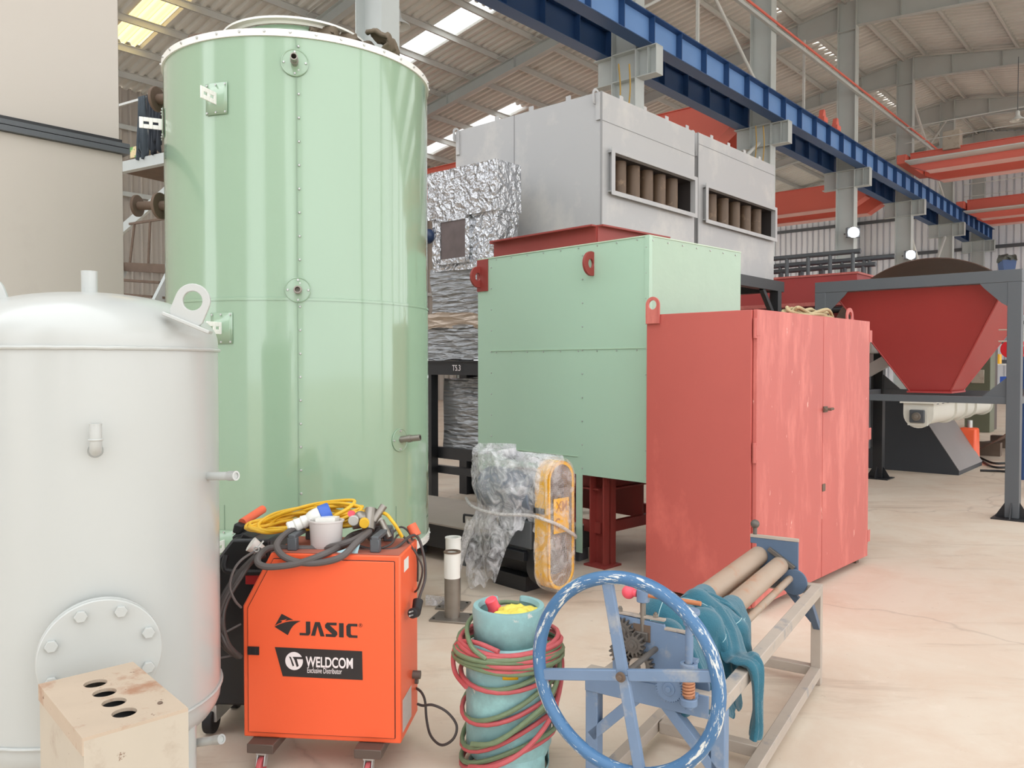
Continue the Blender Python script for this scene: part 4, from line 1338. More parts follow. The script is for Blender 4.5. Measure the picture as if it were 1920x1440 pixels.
# --- what lies on the cart
def wp_(x, y, z=0):    # cart-frame point in the world
    return Vector((-.998, 2.94, 0)) + Vector((math.cos(JA), math.sin(JA), 0)) * x + Vector((-math.sin(JA), math.cos(JA), 0)) * y + Vector((0, 0, z))
def cable(label, name, pts, r, mat, cat='cable', group=None, k=8, n=10, closed=False):
    c = Vector(pts[0]); q = smoothpath([Vector(p) - c for p in pts], k, closed)
    o = MB().tube(q, r, n, closed).build(name, mat, None, loc=c)
    return tag(o, label, cat, group)
rr = random.Random(11)
pts = []
cx, cy = .165, .21
for i in range(9 * 10):
    a_ = i * 2 * PI / 9; k_ = i / 90
    ex = .21 + .035 * math.sin(i * 1.7); ey = .055 + .02 * math.sin(i * 2.3)
    x = cx + ex * math.cos(a_) + .01 * math.sin(i * .9); y = cy + ey * math.sin(a_)
    z = .868 + .035 * math.cos(a_) * (.4 + k_) + .035 * math.sin(a_) * k_ + .045 * k_ + .008 * math.sin(i * 3.1)
    pts.append(wp_(x, y, z))
pts += [wp_(.47, .2, .93), wp_(.53, .16, .90), wp_(.56, .18, .84)]
cable('yellow extension cable coiled in long loops on the orange welder cabinet', 'extension_cable', pts, .0068, M_yel)
pl = thing('power_plug', 'white and blue industrial plug resting on the coiled yellow cable', 'plug', wp_(.175, .12, .895), R(18))
MX = mtx((0, 0, 0), (.93, .0, .36))
m = MB()
pf = [(.001, -.045)]
for i in range(7):
    z = -.045 + i * .013; pf += [(.022 + .0022 * (i % 2), z), (.0235 + .0022 * ((i + 1) % 2), z + .006)]
pf += [(.030, .05), (.032, .07), (.031, .085)]
m.lathe(pf, 28, MX); m.build('plug_body', M_whiteP, pl)
MB().lathe([(.001, .06), (.024, .06), (.024, .125), (.03, .125), (.0335, .12), (.035, .085), (.033, .083)], 28, MX).build('blue_collar', M_blueplug, pl)
# plastic tub
tb = thing('plastic_tub', 'frosted white plastic tub standing on the orange welder cabinet', 'container', wp_(.285, .105, JT + .002), 0)
t_ = NT('frosted_plastic'); b_ = t_.n('ShaderNodeBsdfPrincipled'); b_.inputs['Base Color'].default_value = S(226, 220, 218); b_.inputs['Roughness'].default_value = .35
tr_ = t_.n('ShaderNodeBsdfTransparent'); mx_ = t_.n('ShaderNodeMixShader'); mx_.inputs[0].default_value = .72
t_.l(tr_.outputs[0], mx_.inputs[1]); t_.l(b_.outputs[0], mx_.inputs[2]); t_.l(mx_.outputs[0], t_.out.inputs[0])
MB().lathe([(.001, 0), (.052, 0), (.054, .004), (.058, .1), (.061, .112), (.064, .112), (.064, .118), (.056, .118), (.052, .008), (.001, .006)], 40, Matrix.Diagonal((1.08, .8, .88, 1))).build('tub_wall', t_.m, tb)
MB().add(*(lambda g: (g.v, g.f))(crumple((-.035, -.03, .01), (.04, .03, .1), .03, 12, 6))).build('crumpled_tissue', M_whiteP, tb)
# regulator
rg = thing('gas_regulator', 'dusty brass and steel gas regulator lying behind the white tub', 'regulator', wp_(.43, .17, JT + .06), R(10))
MB().cyl((-.06, 0, .02), (.05, .02, .03), .02).cyl((0, -.02, .0), (.01, .03, .07), .024).cyl((.02, 0, .03), (.06, .02, .085), .014).ball((-.03, 0, .045), .026, 10).cyl((.05, 0, .03), (.08, -.03, -.03), .012).build('regulator_body', M_zinc, rg)
MB().cyl((-.055, -.03, .045), (-.055, -.05, .043), .02, n=28).build('gauge', M_galv, rg, bevel=.002)
MB().cyl((-.015, -.04, .035), (-.015, -.06, .033), .019, n=28).build('gauge', M_yel, rg, bevel=.002)
MB().cyl((-.06, -.02, .065), (-.065, -.045, .07), .012).build('pink_knob', M_pink, rg)
# thick grey cable looping over the front edge
J = lambda px, py, Y: at(px, py, Y)
cable('thick grey rubber cable looping over the front edge of the orange cabinet', 'welding_cable',
      [J(600, 990, 3.08), J(566, 985, 3.05), J(535, 1002, 2.99), J(519, 1022, 2.93), J(530, 1042, 2.90), J(560, 1054, 2.885), J(600, 1055, 2.88), J(640, 1044, 2.88), J(668, 1018, 2.92), J(690, 1000, 3.0),
       J(688, 996, 3.08), J(660, 1004, 3.1), J(640, 1022, 2.98), J(610, 1038, 2.9), J(560, 1056, 2.88), J(510, 1063, 2.88), J(486, 1058, 2.89), J(485, 1044, 2.92), J(505, 1028, 2.98), J(545, 1028, 2.99), J(600, 1028, 2.99), J(650, 1018, 2.96), J(685, 1000, 3.02), J(700, 985, 3.08), J(712, 990, 3.13), J(714, 1004, 3.12), J(706, 1010, 3.1)], .0125, M_cableg, group='cables on the orange cabinet')
cable('short thick grey cable coil end behind the regulator on the orange cabinet', 'welding_cable',
      [J(640, 985, 3.14), J(680, 980, 3.14), J(700, 984, 3.13), J(708, 998, 3.1), J(695, 1008, 3.08), J(700, 975, 3.15), J(718, 990, 3.16), J(722, 1006, 3.12)], .014, M_cableg, group='cables on the orange cabinet')
o = cable('thin dark mains lead with black plug hanging down the orange cabinet side', 'mains_lead',
      [J(660, 1020, 3.0), J(700, 1030, 2.99), J(740, 1028, 2.99), J(770, 1005, 3.1), J(785, 1010, 3.12), J(796, 1050, 3.1), J(797, 1085, 3.08), J(788, 1115, 3.04), J(784, 1130, 3.02)], .0055, M_cableb, group='cables on the orange cabinet')
MB().cyl(J(784, 1126, 3.02) - Vector(o.location), J(780, 1150, 2.98) - Vector(o.location), .02, .017).cyl(J(780, 1148, 2.97) - Vector(o.location), J(773, 1150, 2.93) - Vector(o.location), .019).build('plug', M_blackm, o, bevel=.002)
MB().cyl(J(774, 1146, 2.93) - Vector(o.location), J(768, 1148, 2.90) - Vector(o.location), .003).cyl(J(774, 1153, 2.93) - Vector(o.location), J(768, 1155, 2.90) - Vector(o.location), .003).build('prongs', M_galv, o)
cable('thin dark lead crossing the dusty cabinet top between its two black handles', 'control_lead',
      [J(655, 1025, 3.0), J(690, 1032, 2.97), J(730, 1022, 3.0), J(750, 1002, 3.1), J(775, 1030, 3.06), J(792, 1065, 3.06), J(785, 1100, 3.08), J(778, 1110, 3.1)], .004, M_cableb, group='cables on the orange cabinet')
cable('thin lead in a loop over the back right corner of the orange cabinet', 'control_lead',
      [J(735, 1000, 3.14), J(752, 988, 3.16), J(768, 1000, 3.14), J(778, 1030, 3.12), J(783, 1050, 3.12), J(783, 1090, 3.13)], .004, M_cableb, group='cables on the orange cabinet')
cable('dark gas lead curling on the floor to the right of the orange cabinet', 'gas_lead',
      [J(783, 1320, 3.04), J(793, 1323, 3.02), J(812, 1322, 2.98), J(838, 1335, 2.96), J(856, 1360, 2.94), J(850, 1385, 2.93), J(828, 1397, 2.95), J(808, 1380, 3.02), J(800, 1350, 3.08), J(797, 1315, 3.1), J(790, 1298, 3.12), J(780, 1290, 3.14)], .005, M_cableb)
# face mask / tag on the cable
mk = thing('blue_face_mask', 'pale blue disposable mask draped on the thick grey cable', 'mask', J(648, 1040, 2.93), R(-5))
MB().grid(lambda u, v: ((u - .5) * .09 + v * .01, -.01 * math.sin(v * PI) - .004 * math.sin(u * 9), (v - .5) * .05 + (u - .5) * .03), 10, 6).build('mask_body', paint('mask_blue', (170, 204, 212), .7), mk, solid=.002)
MB().tube(smoothpath([(-.045, 0, -.03), (-.06, -.01, -.045), (-.05, -.012, -.02)], 6), .0015, 6).tube(smoothpath([(.045, 0, -.0), (.075, -.01, .005), (.06, -.012, -.03), (.04, -.01, -.025)], 6), .0015, 6).build('ear_loop', M_whiteP, mk)

# ------------------------------------------------------------------ black wire feeder trolley behind the cart, left
wf = thing('black_wire_feeder', 'black welding wire trolley with red trim wedged between white tank and orange cabinet', 'welding machine', (-1.27, 3.22, 0), R(-4))
FX2 = FX
MB().prism([(0, .12), (.30, .12), (.30, .8), (.14, .8), (0, .62)], .3, FX2, 0).build('case', M_black, wf, bevel=.012)
MB().prism([(-.02, .60), (.02, .60), (.22, .80), (.18, .82)], .28, FX2, .02).build('sloping_lid', M_blackm, wf, bevel=.006)
MB().bar((.17, .14, .66), (.12, .13, .80), .09, .055).bar((.12, .13, .80), (.13, .13, .84), .08, .04).build('handle_post', M_blackm, wf, bevel=.008)
MB().cyl((.13, .13, .84), (.16, .28, .87), .018).build('orange_grip', paint('grip_orange', (226, 104, 70), .6), wf)
MB().box((.2, -.012, .62), (.32, -.002, .66)).build('red_trim', M_beltred, wf, bevel=.002)
MB().prism([(.2, .14), (.31, .14), (.31, .3)], -.01, FX2, 0).build('red_corner', M_beltred, wf, bevel=.002)
MB().tube(smoothpath([(.13, -.03, .74), (.13, -.05, .70), (.16, -.05, .68), (.3, -.05, .68)], 6), .012, 10).build('carry_handle', M_blackm, wf)
for x in (.04, .26):
    MB().cyl((x - .02, .02, .05), (x + .02, .02, .05), .05, n=28).build('wheel', M_blackm, wf, bevel=.006)
    MB().cyl((x - .02, .26, .05), (x + .02, .26, .05), .05, n=28).build('wheel', M_blackm, wf, bevel=.006)
    MB().box((x - .03, .0, .05), (x + .03, .3, .12)).build('wheel_bracket', M_galv, wf, bevel=.003)
m = MB()
rr = random.Random(5)
for k_ in range(7):
    o1, o2 = rr.uniform(-.012, .012), rr.uniform(-.012, .012)
    m.tube(smoothpath([J(492 + k_, 1030 + 2 * k_, 3.0), J(468 + k_, 1052, 2.97 + o1), J(438 + k_ * 2, 1085, 2.94 + o2), J(412 + k_ * 2, 1130, 2.9 + o1), J(406 + k_ * 2, 1170, 2.89 + o2), J(418 + k_ * 2, 1210, 2.9 + o1), J(446 + k_, 1232, 2.95 + o2)], 8), .0085, 8)
o = m.build('cable_bundle', M_cableb, None); tag(o, 'thick bundle of dark brown cables arching down beside the black trolley', 'cable')
m = MB()
for (pts_, r_) in (([J(488, 1028, 2.96), J(455, 1048, 2.9), J(438, 1070, 2.87), J(431, 1100, 2.86), J(440, 1125, 2.87), J(452, 1139, 2.9)], .0045),):
    m.tube(smoothpath(pts_, 8), r_, 8)
o = m.build('earth_lead', M_cableg, None); tag(o, 'thin grey earth lead with ring terminal arching left of the orange cabinet', 'cable')
MB().tube([J(481, 1030, 2.94) + Vector((.009 * math.cos(i * PI / 8), 0, .009 * math.sin(i * PI / 8))) for i in range(16)], .003, 6, closed=True).bar(J(484, 1026, 2.94), J(494, 1014, 2.95), .008, .004).build('ring_terminal', M_galv, o)
for (a_, b_, n_) in (((390, 1203), (452, 1170), 'upper of two thin rods'), ((390, 1238), (452, 1226), 'lower of two thin rods')):
    A_ = J(a_[0], a_[1], 2.92); B_ = J(b_[0], b_[1], 2.97)
    o = MB().cyl((0, 0, 0), B_ - A_, .004, n=8).build('thin_rod', M_cableg, None, loc=A_); tag(o, n_ + ' sticking out between white tank and orange cabinet', 'rod', 'thin rods left of the orange cabinet')
o = MB().cyl((0, 0, 0), (.05, .02, -.04), .03, .018, n=20).build('torch_nozzle', M_whiteP, None, loc=J(470, 1020, 3.08)); tag(o, 'white conical plug end beside the black trolley handle', 'plug')

# ------------------------------------------------------------------ turquoise gas cylinder with hoses
GC = Vector((-.012, 2.97, 0)); GR = .16
gcyl = thing('gas_cylinder', 'turquoise gas cylinder wrapped with red and green hoses', 'gas cylinder', GC)
pf = [(.001, .03), (.10, .035), (.145, .06), (GR, .10), (GR, .42), (.150, .46), (.11, .495), (.05, .51), (.001, .515)]
MB().lathe(pf, 72).build('cylinder_body', M_gasb, gcyl)
gv = math.atan2(-GC.y, -GC.x)
# collar: open at the back
m = MB()
a0, a1 = gv + R(-158), gv + R(158)
n = 72; cr_ = .128
vs = []; fs = []
ring = [(cr_, .47), (cr_ + .004, .55), (cr_ + .007, .585), (cr_ + .003, .605), (cr_ - .012, .605), (cr_ - .018, .59), (cr_ - .008, .57), (cr_ - .008, .47)]
m.lathe(ring, 72, None, a0, a1)
m.build('collar', M_gasb, gcyl, solid=.003)
m = MB(); m.lathe([(.145, 0), (.15, .02), (.15, .085), (.14, .10)], 72, None, gv - R(26), gv + R(60)); m.lathe([(.145, 0), (.15, .02), (.15, .085), (.14, .10)], 72, None, gv + R(95), gv + R(190)); m.lathe([(.145, 0), (.15, .02)], 72)
m.build('foot_ring', M_gasb, gcyl, solid=.005)
MB().cyl((0, 0, .50), (0, 0, .55), .02).cyl((0, 0, .55), (0, 0, .575), .03, n=12).build('valve', M_zinc, gcyl)
lb = MB()
def lab(u, v):
    a_ = gv + R(-10 + 26 * u); return ((GR + .0015) * math.cos(a_), (GR + .0015) * math.sin(a_), .475 - .0 + (v - .5) * .04)
lb.grid(lambda u, v: ((GR + .0015) * math.cos(gv + R(-8 + 20 * u)), (GR + .0015) * math.sin(gv + R(-8 + 20 * u)), .385 + .034 * v), 8, 1)
lb.build('yellow_label', M_yelg, gcyl, solid=.001)
cp_ = MB().lathe([(.001, 0), (.026, 0), (.027, .012), (.023, .02), (.024, .05), (.02, .055), (.001, .055)], 12, mtx((-.05, .02, .575), (-.35, -.2, .9))).build('red_cap', M_pink, gcyl)
gl = MB()
for (bx, by, bz, br) in ((-.03, -.045, .575, .038), (.02, -.05, .58, .042), (.055, -.02, .575, .04), (.0, .0, .575, .05), (.06, .03, .575, .03)):
    sph = MB().ball((0, 0, 0), br, 18, 1.2, 1, .75)
    gl.add([p + p.normalized() * .016 * mnoise.noise(p * 38 + Vector((bx * 90, by * 70, 0))) + Vector((bx, by, bz)) for p in sph.v], sph.f)
o = gl.build('crumpled_bag', paint('yellow_bag', (226, 210, 92), .5, var=.12, scale=30), None, loc=(GC.x + .02, GC.y - .02, 0), smooth=50); tag(o, 'crumpled yellow plastic bag stuffed in the gas cylinder collar', 'bag')
def hose(label, seed, zoff, mat, turns, ph, name):
    rr = random.Random(seed); pts = []
    n = 28
    N = len(turns) - 1
    for i in range(N * n + 1):
        k_ = min(i // n, N - 1); f = i / n - k_
        zc = turns[k_][0] * (1 - f) + turns[k_ + 1][0] * f
        am = turns[k_][1] * (1 - f) + turns[k_ + 1][1] * f
        ra = turns[k_][2] * (1 - f) + turns[k_ + 1][2] * f
        a_ = gv + PI + 2 * PI * i / n
        # tilt: high on the viewer's right, plus a slack bulge at both sides
        side = math.sin(a_ - gv)
        z = zc + zoff + am * side + .006 * math.sin(a_ * 2 + seed + k_)
        rad = ra + .012 * abs(side) ** 4 * (1 if k_ < 6 else .3) + .004 * math.sin(a_ * 3 + k_)
        pts.append((rad * math.cos(a_), rad * math.sin(a_), z))
    g = MB().tube(pts, .0088, 10).build(name, mat, None, loc=GC)
    return tag(g, label, 'hose', 'gas hoses round the cylinder')
TR_ = [(.475, .0, .176), (.485, .012, .172), (.478, -.012, .176), (.465, .02, .182), (.455, -.015, .178), (.445, .02, .190), (.43, .005, .186), (.42, .025, .180), (.29, .04, .176), (.21, .08, .174), (.13, .10, .174), (.08, .06, .17)]
TG_ = [(.475, .02, .18), (.485, -.018, .182), (.475, .018, .172), (.465, -.015, .192), (.455, .022, .184), (.44, -.005, .196), (.42, .02, .178), (.34, .08, .174), (.24, .10, .175), (.17, .10, .176), (.10, .06, .176)]
hose('red rubber hose wound round the turquoise gas cylinder', 1, 0, M_hoseR, TR_, 0, 'gas_hose')
hose('green rubber hose wound round the turquoise gas cylinder', 2, -.012, M_hoseG, TG_, 1, 'gas_hose')
TR2 = [(.535, .01, .166), (.515, .0, .2), (.495, .02, .2), (.47, -.015, .205), (.40, .0, .21), (.24, .07, .176), (.10, .09, .176)]
def loop(label, pts, mat):
    cable(label, 'gas_hose', pts, .0088, mat, 'hose', 'gas hoses round the cylinder')
loop('slack red hose loop bulging out on the left of the gas cylinder', [J(935, 1222, 2.80), J(893, 1205, 2.86), J(860, 1205, 2.95), J(850, 1230, 2.97), J(854, 1262, 2.95), J(874, 1288, 2.86)], M_hoseR)
loop('slack green hose running up to the collar on the left of the cylinder', [J(912, 1236, 2.80), J(884, 1212, 2.84), J(876, 1175, 2.97), J(895, 1150, 3.08), J(940, 1130, 3.12), J(975, 1132, 3.1)], M_hoseG)
loop('green hose hanging down on the right of the gas cylinder', [J(1030, 1205, 2.9), J(1046, 1222, 2.93), J(1048, 1262, 2.9), J(1030, 1310, 2.83), J(990, 1350, 2.78), J(930, 1392, 2.78), J(884, 1395, 2.83)], M_hoseG)
loop('red hose hanging lowest on the right of the gas cylinder', [J(1035, 1212, 2.92), J(1053, 1232, 2.95), J(1050, 1290, 2.9), J(1030, 1350, 2.82), J(985, 1405, 2.77), J(930, 1436, 2.76), J(880, 1438, 2.84)], M_hoseR)

# ------------------------------------------------------------------ two steel stub posts
def stub(label, px, py, ytop, capf, plate):
    Y = 2250 / (py - 685); p = at(px, py, Y); p.z = 0
    h = 1.5 - (ytop - 685) / 1500 * Y
    g = thing('stub_post', label, 'steel post', p, R(-14), 'steel stub posts on the floor')
    MB().pipe((0, 0, .012), (0, 0, h * .62), .046, .038, 36).build('steel_tube', M_zinc, g)
    MB().pipe((0, 0, h * .62), (0, 0, h - .002), .048, .036, 36).build('white_wrap', M_whiteP, g)
    MB().pipe((0, 0, h - .002), (0, 0, h + .006), .051, .034, 36).build('top_ring', M_rust if capf else M_whiteP, g)
    MB().box((-plate, -.09, 0), (plate, .09, .012)).build('base_plate', M_zinc, g, bevel=.002)
    MB().cyl((-plate + .02, -.06, .012), (-plate + .02, -.06, .0135), .008).cyl((plate - .02, .06, .012), (plate - .02, .06, .0135), .008).build('bolt_hole', M_dark, g)
stub('nearer short steel pipe post with white wrapped top and rusty rim', 848, 1163, 1037, True, .115)
stub('short steel pipe post with clean white top, behind its rusty-rimmed twin', 850, 1140, 1010, False, .09)

# ------------------------------------------------------------------ blower skid under plastic
sk0 = Vector((.15, 5.55, 0))
bk = thing('blower_skid', 'low black steel skid with grey deck and bent handle behind the wrapped blower', 'machine skid', (.02, 5.62, 0), UA)
MB().box((-.02, -.1, .10), (.04, 1.75, .28)).box((.75, -.1, .10), (.81, 1.75, .28)).box((0, 1.69, .1), (.8, 1.75, .28)).box((0, -.1, .1), (.8, -.04, .28)).build('skid_frame', M_black, bk, bevel=.004)
MB().box((-.04, -.1, .28), (.84, 1.78, .292)).build('deck_plate', paint('dusty_deck', (158, 148, 138), .6, var=.12), bk, smooth=0)
m = MB(); hp = fitin(bk, at(852, 968, 6.05)); 
m.tube(smoothpath([(.12, .62, .285), (.12, .62, .345), (.13, .60, .352), (.16, .36, .352), (.17, .34, .345), (.17, .34, .285)], 5), .009, 10)
m.build('bent_handle', M_black, bk)
MB().cyl((-.11, 1.15, .16), (-.0, 1.15, .16), .16, n=40).build('round_housing', M_black, bk, bevel=.01)
for y in (.0, .55, 1.1, 1.65):
    MB().box((0, y - .06, 0), (.12, y + .06, .1)).build('foot', M_char, bk, smooth=0)
    MB().box((.68, y - .06, 0), (.8, y + .06, .1)).build('foot', M_char, bk, smooth=0)
bl = thing('belt_drive_blower', 'yellow belt guard with mesh side standing on the black blower', 'blower', (.225, 4.97, 0), GA)
# guard: pill outline in local x (along the hall) and z, thickness towards local +y
gw, gz0, gz1, gth = .245, .075, .895, .115
def pill(w, z0_, z1_, inset=0, n=16):
    r_ = w / 2 - inset; cx_ = w / 2; pts_ = []
    for i in range(n + 1): a_ = PI * i / n; pts_.append((cx_ + r_ * math.cos(a_), z1_ - w / 2 + r_ * math.sin(a_)))
    for i in range(n + 1): a_ = PI + PI * i / n; pts_.append((cx_ + r_ * math.cos(a_), z0_ + w / 2 + r_ * math.sin(a_)))
    return pts_
PX = Matrix(((1, 0, 0, 0), (0, 0, 1, 0), (0, 1, 0, 0), (0, 0, 0, 1)))
MB().ringplate(pill(gw, gz0, gz1), pill(gw, gz0, gz1, .006), gth, PX).ringplate(pill(gw, gz0, gz1), pill(gw, gz0, gz1, .022), .004, PX, 0).build('guard_band', M_yelg, bl, smooth=30)
MB().prism(pill(gw, gz0, gz1, .004), gth, PX, gth - .004).build('guard_back', M_yelg, bl, smooth=30)
m = MB()
pin = pill(gw, gz0, gz1, .02)
def inpill(x, z):
    cx_ = gw / 2; r_ = gw / 2 - .012
    zz_ = min(max(z, gz0 + gw / 2), gz1 - gw / 2)
    return (x - cx_) ** 2 + (z - zz_) ** 2 < r_ * r_
for sgn in (1, -1):
    c_ = -.9
    while c_ < 1.3:
        # line z = 2.4 x * sgn + c
        seg = []
        for i in range(61):
            x = gw * i / 60; z = sgn * 2.0 * x + c_
            if inpill(x, z): seg.append((x, z))
        if len(seg) > 1: m.bar((seg[0][0], .004 + .001 * sgn, seg[0][1]), (seg[-1][0], .004 + .001 * sgn, seg[-1][1]), .0022, .0016, (0, 1, 0))
        c_ += .026
o = m.build('mesh_screen', M_galv, bl, smooth=0)
MB().cyl((gw / 2, .03, .25), (gw / 2, .07, .25), .075, n=36).cyl((gw / 2, .03, .73), (gw / 2, .07, .73), .06, n=36).build('pulley', M_rust, bl, bevel=.003)
m = MB(); m.tube([(gw / 2 + .078 * math.cos(a), .05, .25 + .078 * math.sin(a)) for a in [PI + PI * i / 12 for i in range(13)]] + [(gw / 2 + .063 * math.cos(a), .05, .73 + .063 * math.sin(a)) for a in [PI * i / 12 for i in range(13)]], .009, 8, closed=True)
m.build('drive_belt', M_blackm, bl)
sg = MB().box((.045, -.008, .44), (.185, -.003, .66)).build('warning_plate', M_yelg, bl, bevel=.001)
mw = paint('embossed_brown', (190, 128, 48), .5, var=0)
MB().box((-.012, .03, .565), (.006, gth + .004, .60)).build('clamp', M_black, bl, bevel=.002)
# blower casing and motor behind
MB().cyl((.12, .16, .66), (.12, .66, .66), .145, n=40).build('motor', paint('motor_blue_grey', (120, 130, 146), .4, var=.1, scale=8), bl, bevel=.01)
MB().box((.0, .15, .32), (.3, .46, .5)).box((.03, .2, .28), (.1, .42, .7)).build('blower_case', M_char, bl, bevel=.01)
MB().prism(pill(.30, .06, .42), .22, Matrix(((1, 0, 0, .02), (0, 0, 1, 0), (0, 1, 0, 0), (0, 0, 0, 1))), .125).build('fan_scroll', M_black, bl, bevel=.01)
MB().box((.1, .3, .0), (.3, .62, .10)).box((.18, .3, .10), (.22, .62, .24)).box((-.02, .2, .24), (.34, .8, .30)).build('base_block', M_black, bl, bevel=.003)
MB().bar((.1, .42, .88), (.1, .50, .90), .05, .02).build('black_strap_end', M_black, bl, bevel=.003)
# plastic sheeting: a pinched, torn skirt over motor and guard
M_film = film('clear_film', (244, 244, 248), .12, .78, 12, 1.0, .1)
def hemz(f):        # f: degrees round from the side facing the stub posts
    pts_ = [(-180, .30), (-125, .20), (-95, .04), (-60, .03), (-38, .10), (-16, .42), (4, .50), (22, .40), (45, .22), (90, .24), (130, .35), (180, .30)]
    for (a0_, z0_), (a1_, z1_) in zip(pts_, pts_[1:]):
        if a0_ <= f <= a1_:
            k_ = (f - a0_) / (a1_ - a0_); k_ = k_ * k_ * (3 - 2 * k_); return z0_ + (z1_ - z0_) * k_
    return .3
def skirt(u, v):
    a_ = 2 * PI * u - PI; f_ = math.degrees(a_)
    th_ = a_ + R(-136.6)
    cx_, cy_ = .12, .50
    hem = hemz(f_) + .02 * math.sin(a_ * 23)
    top = .915 - .035 * math.sin(a_ * .5 + .6) + .02 * math.sin(a_ * 5) + .012 * math.sin(a_ * 13)
    z = top + (hem - top) * max(0, (v - .1) / .9) ** 1.0
    k_ = (v / .1) ** .5 if v < .1 else 1.0
    if v < .1: z = top + .01 * (1 - k_)
    k_ *= 1 - .17 * math.exp(-((z - .56) / .10) ** 2) + .30 * max(0, .5 - z) * (1 if f_ < 0 else .1)
    f = 1 + .05 * math.sin(a_ * 9 + z * 8) * (.3 + v) + .035 * math.sin(a_ * 19 - z * 12) * v + .07 * mnoise.noise(Vector((math.cos(a_) * 3, math.sin(a_) * 3, z * 7))) + .03 * mnoise.noise(Vector((math.cos(a_) * 9, math.sin(a_) * 9, z * 20)))
    return (cx_ + .215 * k_ * f * math.cos(th_), cy_ - .09 + .37 * k_ * f * math.sin(th_), z + .01 * mnoise.noise(Vector((a_ * 2, v * 6, 3))))
o = MB().grid(skirt, 220, 90, closeu=True).build('plastic_sheet', M_film, None, loc=(.225, 4.97, 0), rot=(0, 0, GA), smooth=60)
tag(o, 'torn clear plastic sheet draped over the blower motor, pinched at its waist', 'plastic sheet', 'plastic sheeting on the blower')
o = MB()
def wrapg(u, v):
    a_ = 2 * PI * u
    z = .05 + .86 * v
    w_ = gw / 2 + .018; k_ = 1
    e = max(0, abs(z - .485) - (.41 - gw / 2)); k_ = math.sqrt(max(0.02, 1 - (e / (gw / 2 + .02)) ** 2))
    f = 1 + .04 * math.sin(a_ * 11 + z * 9) + .05 * mnoise.noise(Vector((math.cos(a_) * 4, math.sin(a_) * 4, z * 9)))
    c, s_ = math.cos(a_), math.sin(a_)
    sx = math.copysign(abs(c) ** .5, c); sy = math.copysign(abs(s_) ** .5, s_)
    return (gw / 2 + w_ * k_ * f * sx, gth / 2 + (gth / 2 + .016) * f * sy, z)
o.grid(wrapg, 80, 60, closeu=True)
o = o.build('plastic_sheet', film('tight_film', (240, 238, 236), .05, .5, 10, 1.0, .1), None, loc=(.225, 4.97, 0), rot=(0, 0, GA), smooth=60)
tag(o, 'clear film stretched tight round the yellow belt guard', 'plastic sheet', 'plastic sheeting on the blower')
m = MB()
m.tube(smoothpath([(.03, .82, .57), (-.10, .60, .555), (-.11, .36, .54), (-.05, .12, .555), (-.028, -.0, .54), (.06, -.03, .50), (.2, -.035, .42), (.28, .02, .38)], 8), [.011] * 57, 8)
o = m.build('plastic_twist', film('twisted_film', (232, 228, 226), .5, .85, 30, 1.0, .2), None, loc=(.225, 4.97, 0), rot=(0, 0, GA)); tag(o, 'twisted plastic band tied round blower and yellow guard', 'plastic band')
m = MB()
m.grid(lambda u, v: (-.06 - .16 * v + .03 * math.sin(u * 9) * v, .66 + .02 * v + (u - .5) * (.09 - .03 * v), .45 - .44 * v + .01 * math.sin(u * 14)), 12, 20)
o = m.build('plastic_sheet', bpy.data.materials['twisted_film'], None, loc=(.225, 4.97, 0), rot=(0, 0, GA), smooth=60); tag(o, 'tail of plastic sheet trailing to the floor behind the stub posts', 'plastic sheet', 'plastic sheeting on the blower')
o = crumple((-.1, -.06, .0), (.1, .06, .03), .04, 30, 8).build('plastic_scrap', M_film, None, loc=at(826, 1128, 5.0) * 1.0); o.location.z = 0; tag(o, 'crumpled scrap of clear plastic on the floor by the stub posts', 'plastic scrap')
# embossed letters on the guard plate
MX = facing((.118, -.0085, .60), (1, 0, 0))
text_obj('embossed_lettering', 'XM', .09, mw, sg, facing((.118, -.0085, .605), (1, 0, 0)), .002, .8)
text_obj('embossed_lettering', 'C', .09, mw, sg, facing((.078, -.0085, .50), (1, 0, 0)), .002, .8)

# ================================================================== ROLL BENDING MACHINE
BA = math.atan2(-.528, .849)
BO = Vector((.25, 2.70, 0))
bm_ = thing('roll_bending_machine', 'old blue hand-cranked roll bender with large chipped wheel on a steel bench', 'bending machine', BO, BA)
BW, BLn, BH = .48, 1.53, .47
t = .045
def legmb(x, y): return MB().box((x, y, 0), (x + t, y + t, BH - t))
fr = MB().box((0, 0, BH - t), (BW, t, BH)).box((0, BLn - t, BH - t), (BW, BLn, BH)).box((BW - t, t, BH - t), (BW, BLn - t, BH)).box((.05, t, BH - t), (.05 + t, BLn - t, BH))
fr.build('top_frame', M_benchG, bm_, bevel=.003)
MB().box((.0, -.004, BH - .075), (BW - .05, 0, BH - .002)).build('front_plate', M_bench, bm_, bevel=.002)
for x, y, mm in ((0, 0, M_bench), (BW - t, 0, M_bench), (0, BLn - t, M_benchB), (BW - t, BLn - t, M_benchG)):
    legmb(x, y).build('leg', mm, bm_, bevel=.003)
lr = MB().box((BW - t, t, .04), (BW, BLn - t, .085)).box((t, BLn - t, .04), (BW - t, BLn, .085)).box((0, t, .04), (t, BLn - t, .085)).box((.05, .55, .04), (BW - t, .55 + t, .085))
lr.build('lower_rails', M_benchG, bm_, bevel=.003)
m = MB()
m.bar((.02, .02, BH - .23), (.19, .02, BH - .06), .035, .04, (0, 1, 0)).bar((BW - .02, .02, BH - .25), (BW - .20, .02, BH - .06), .035, .04, (0, 1, 0))
m.build('knee_brace', M_bench, bm_, bevel=.002)
m = MB(); m.bar((BW - .02, BLn - .02, BH - .19), (BW - .15, BLn - .02, BH - .045), .03, .03, (0, 1, 0)).bar((BW - .02, BLn - .03, BH - .2), (BW - .02, BLn - .2, BH - .045), .03, .03)
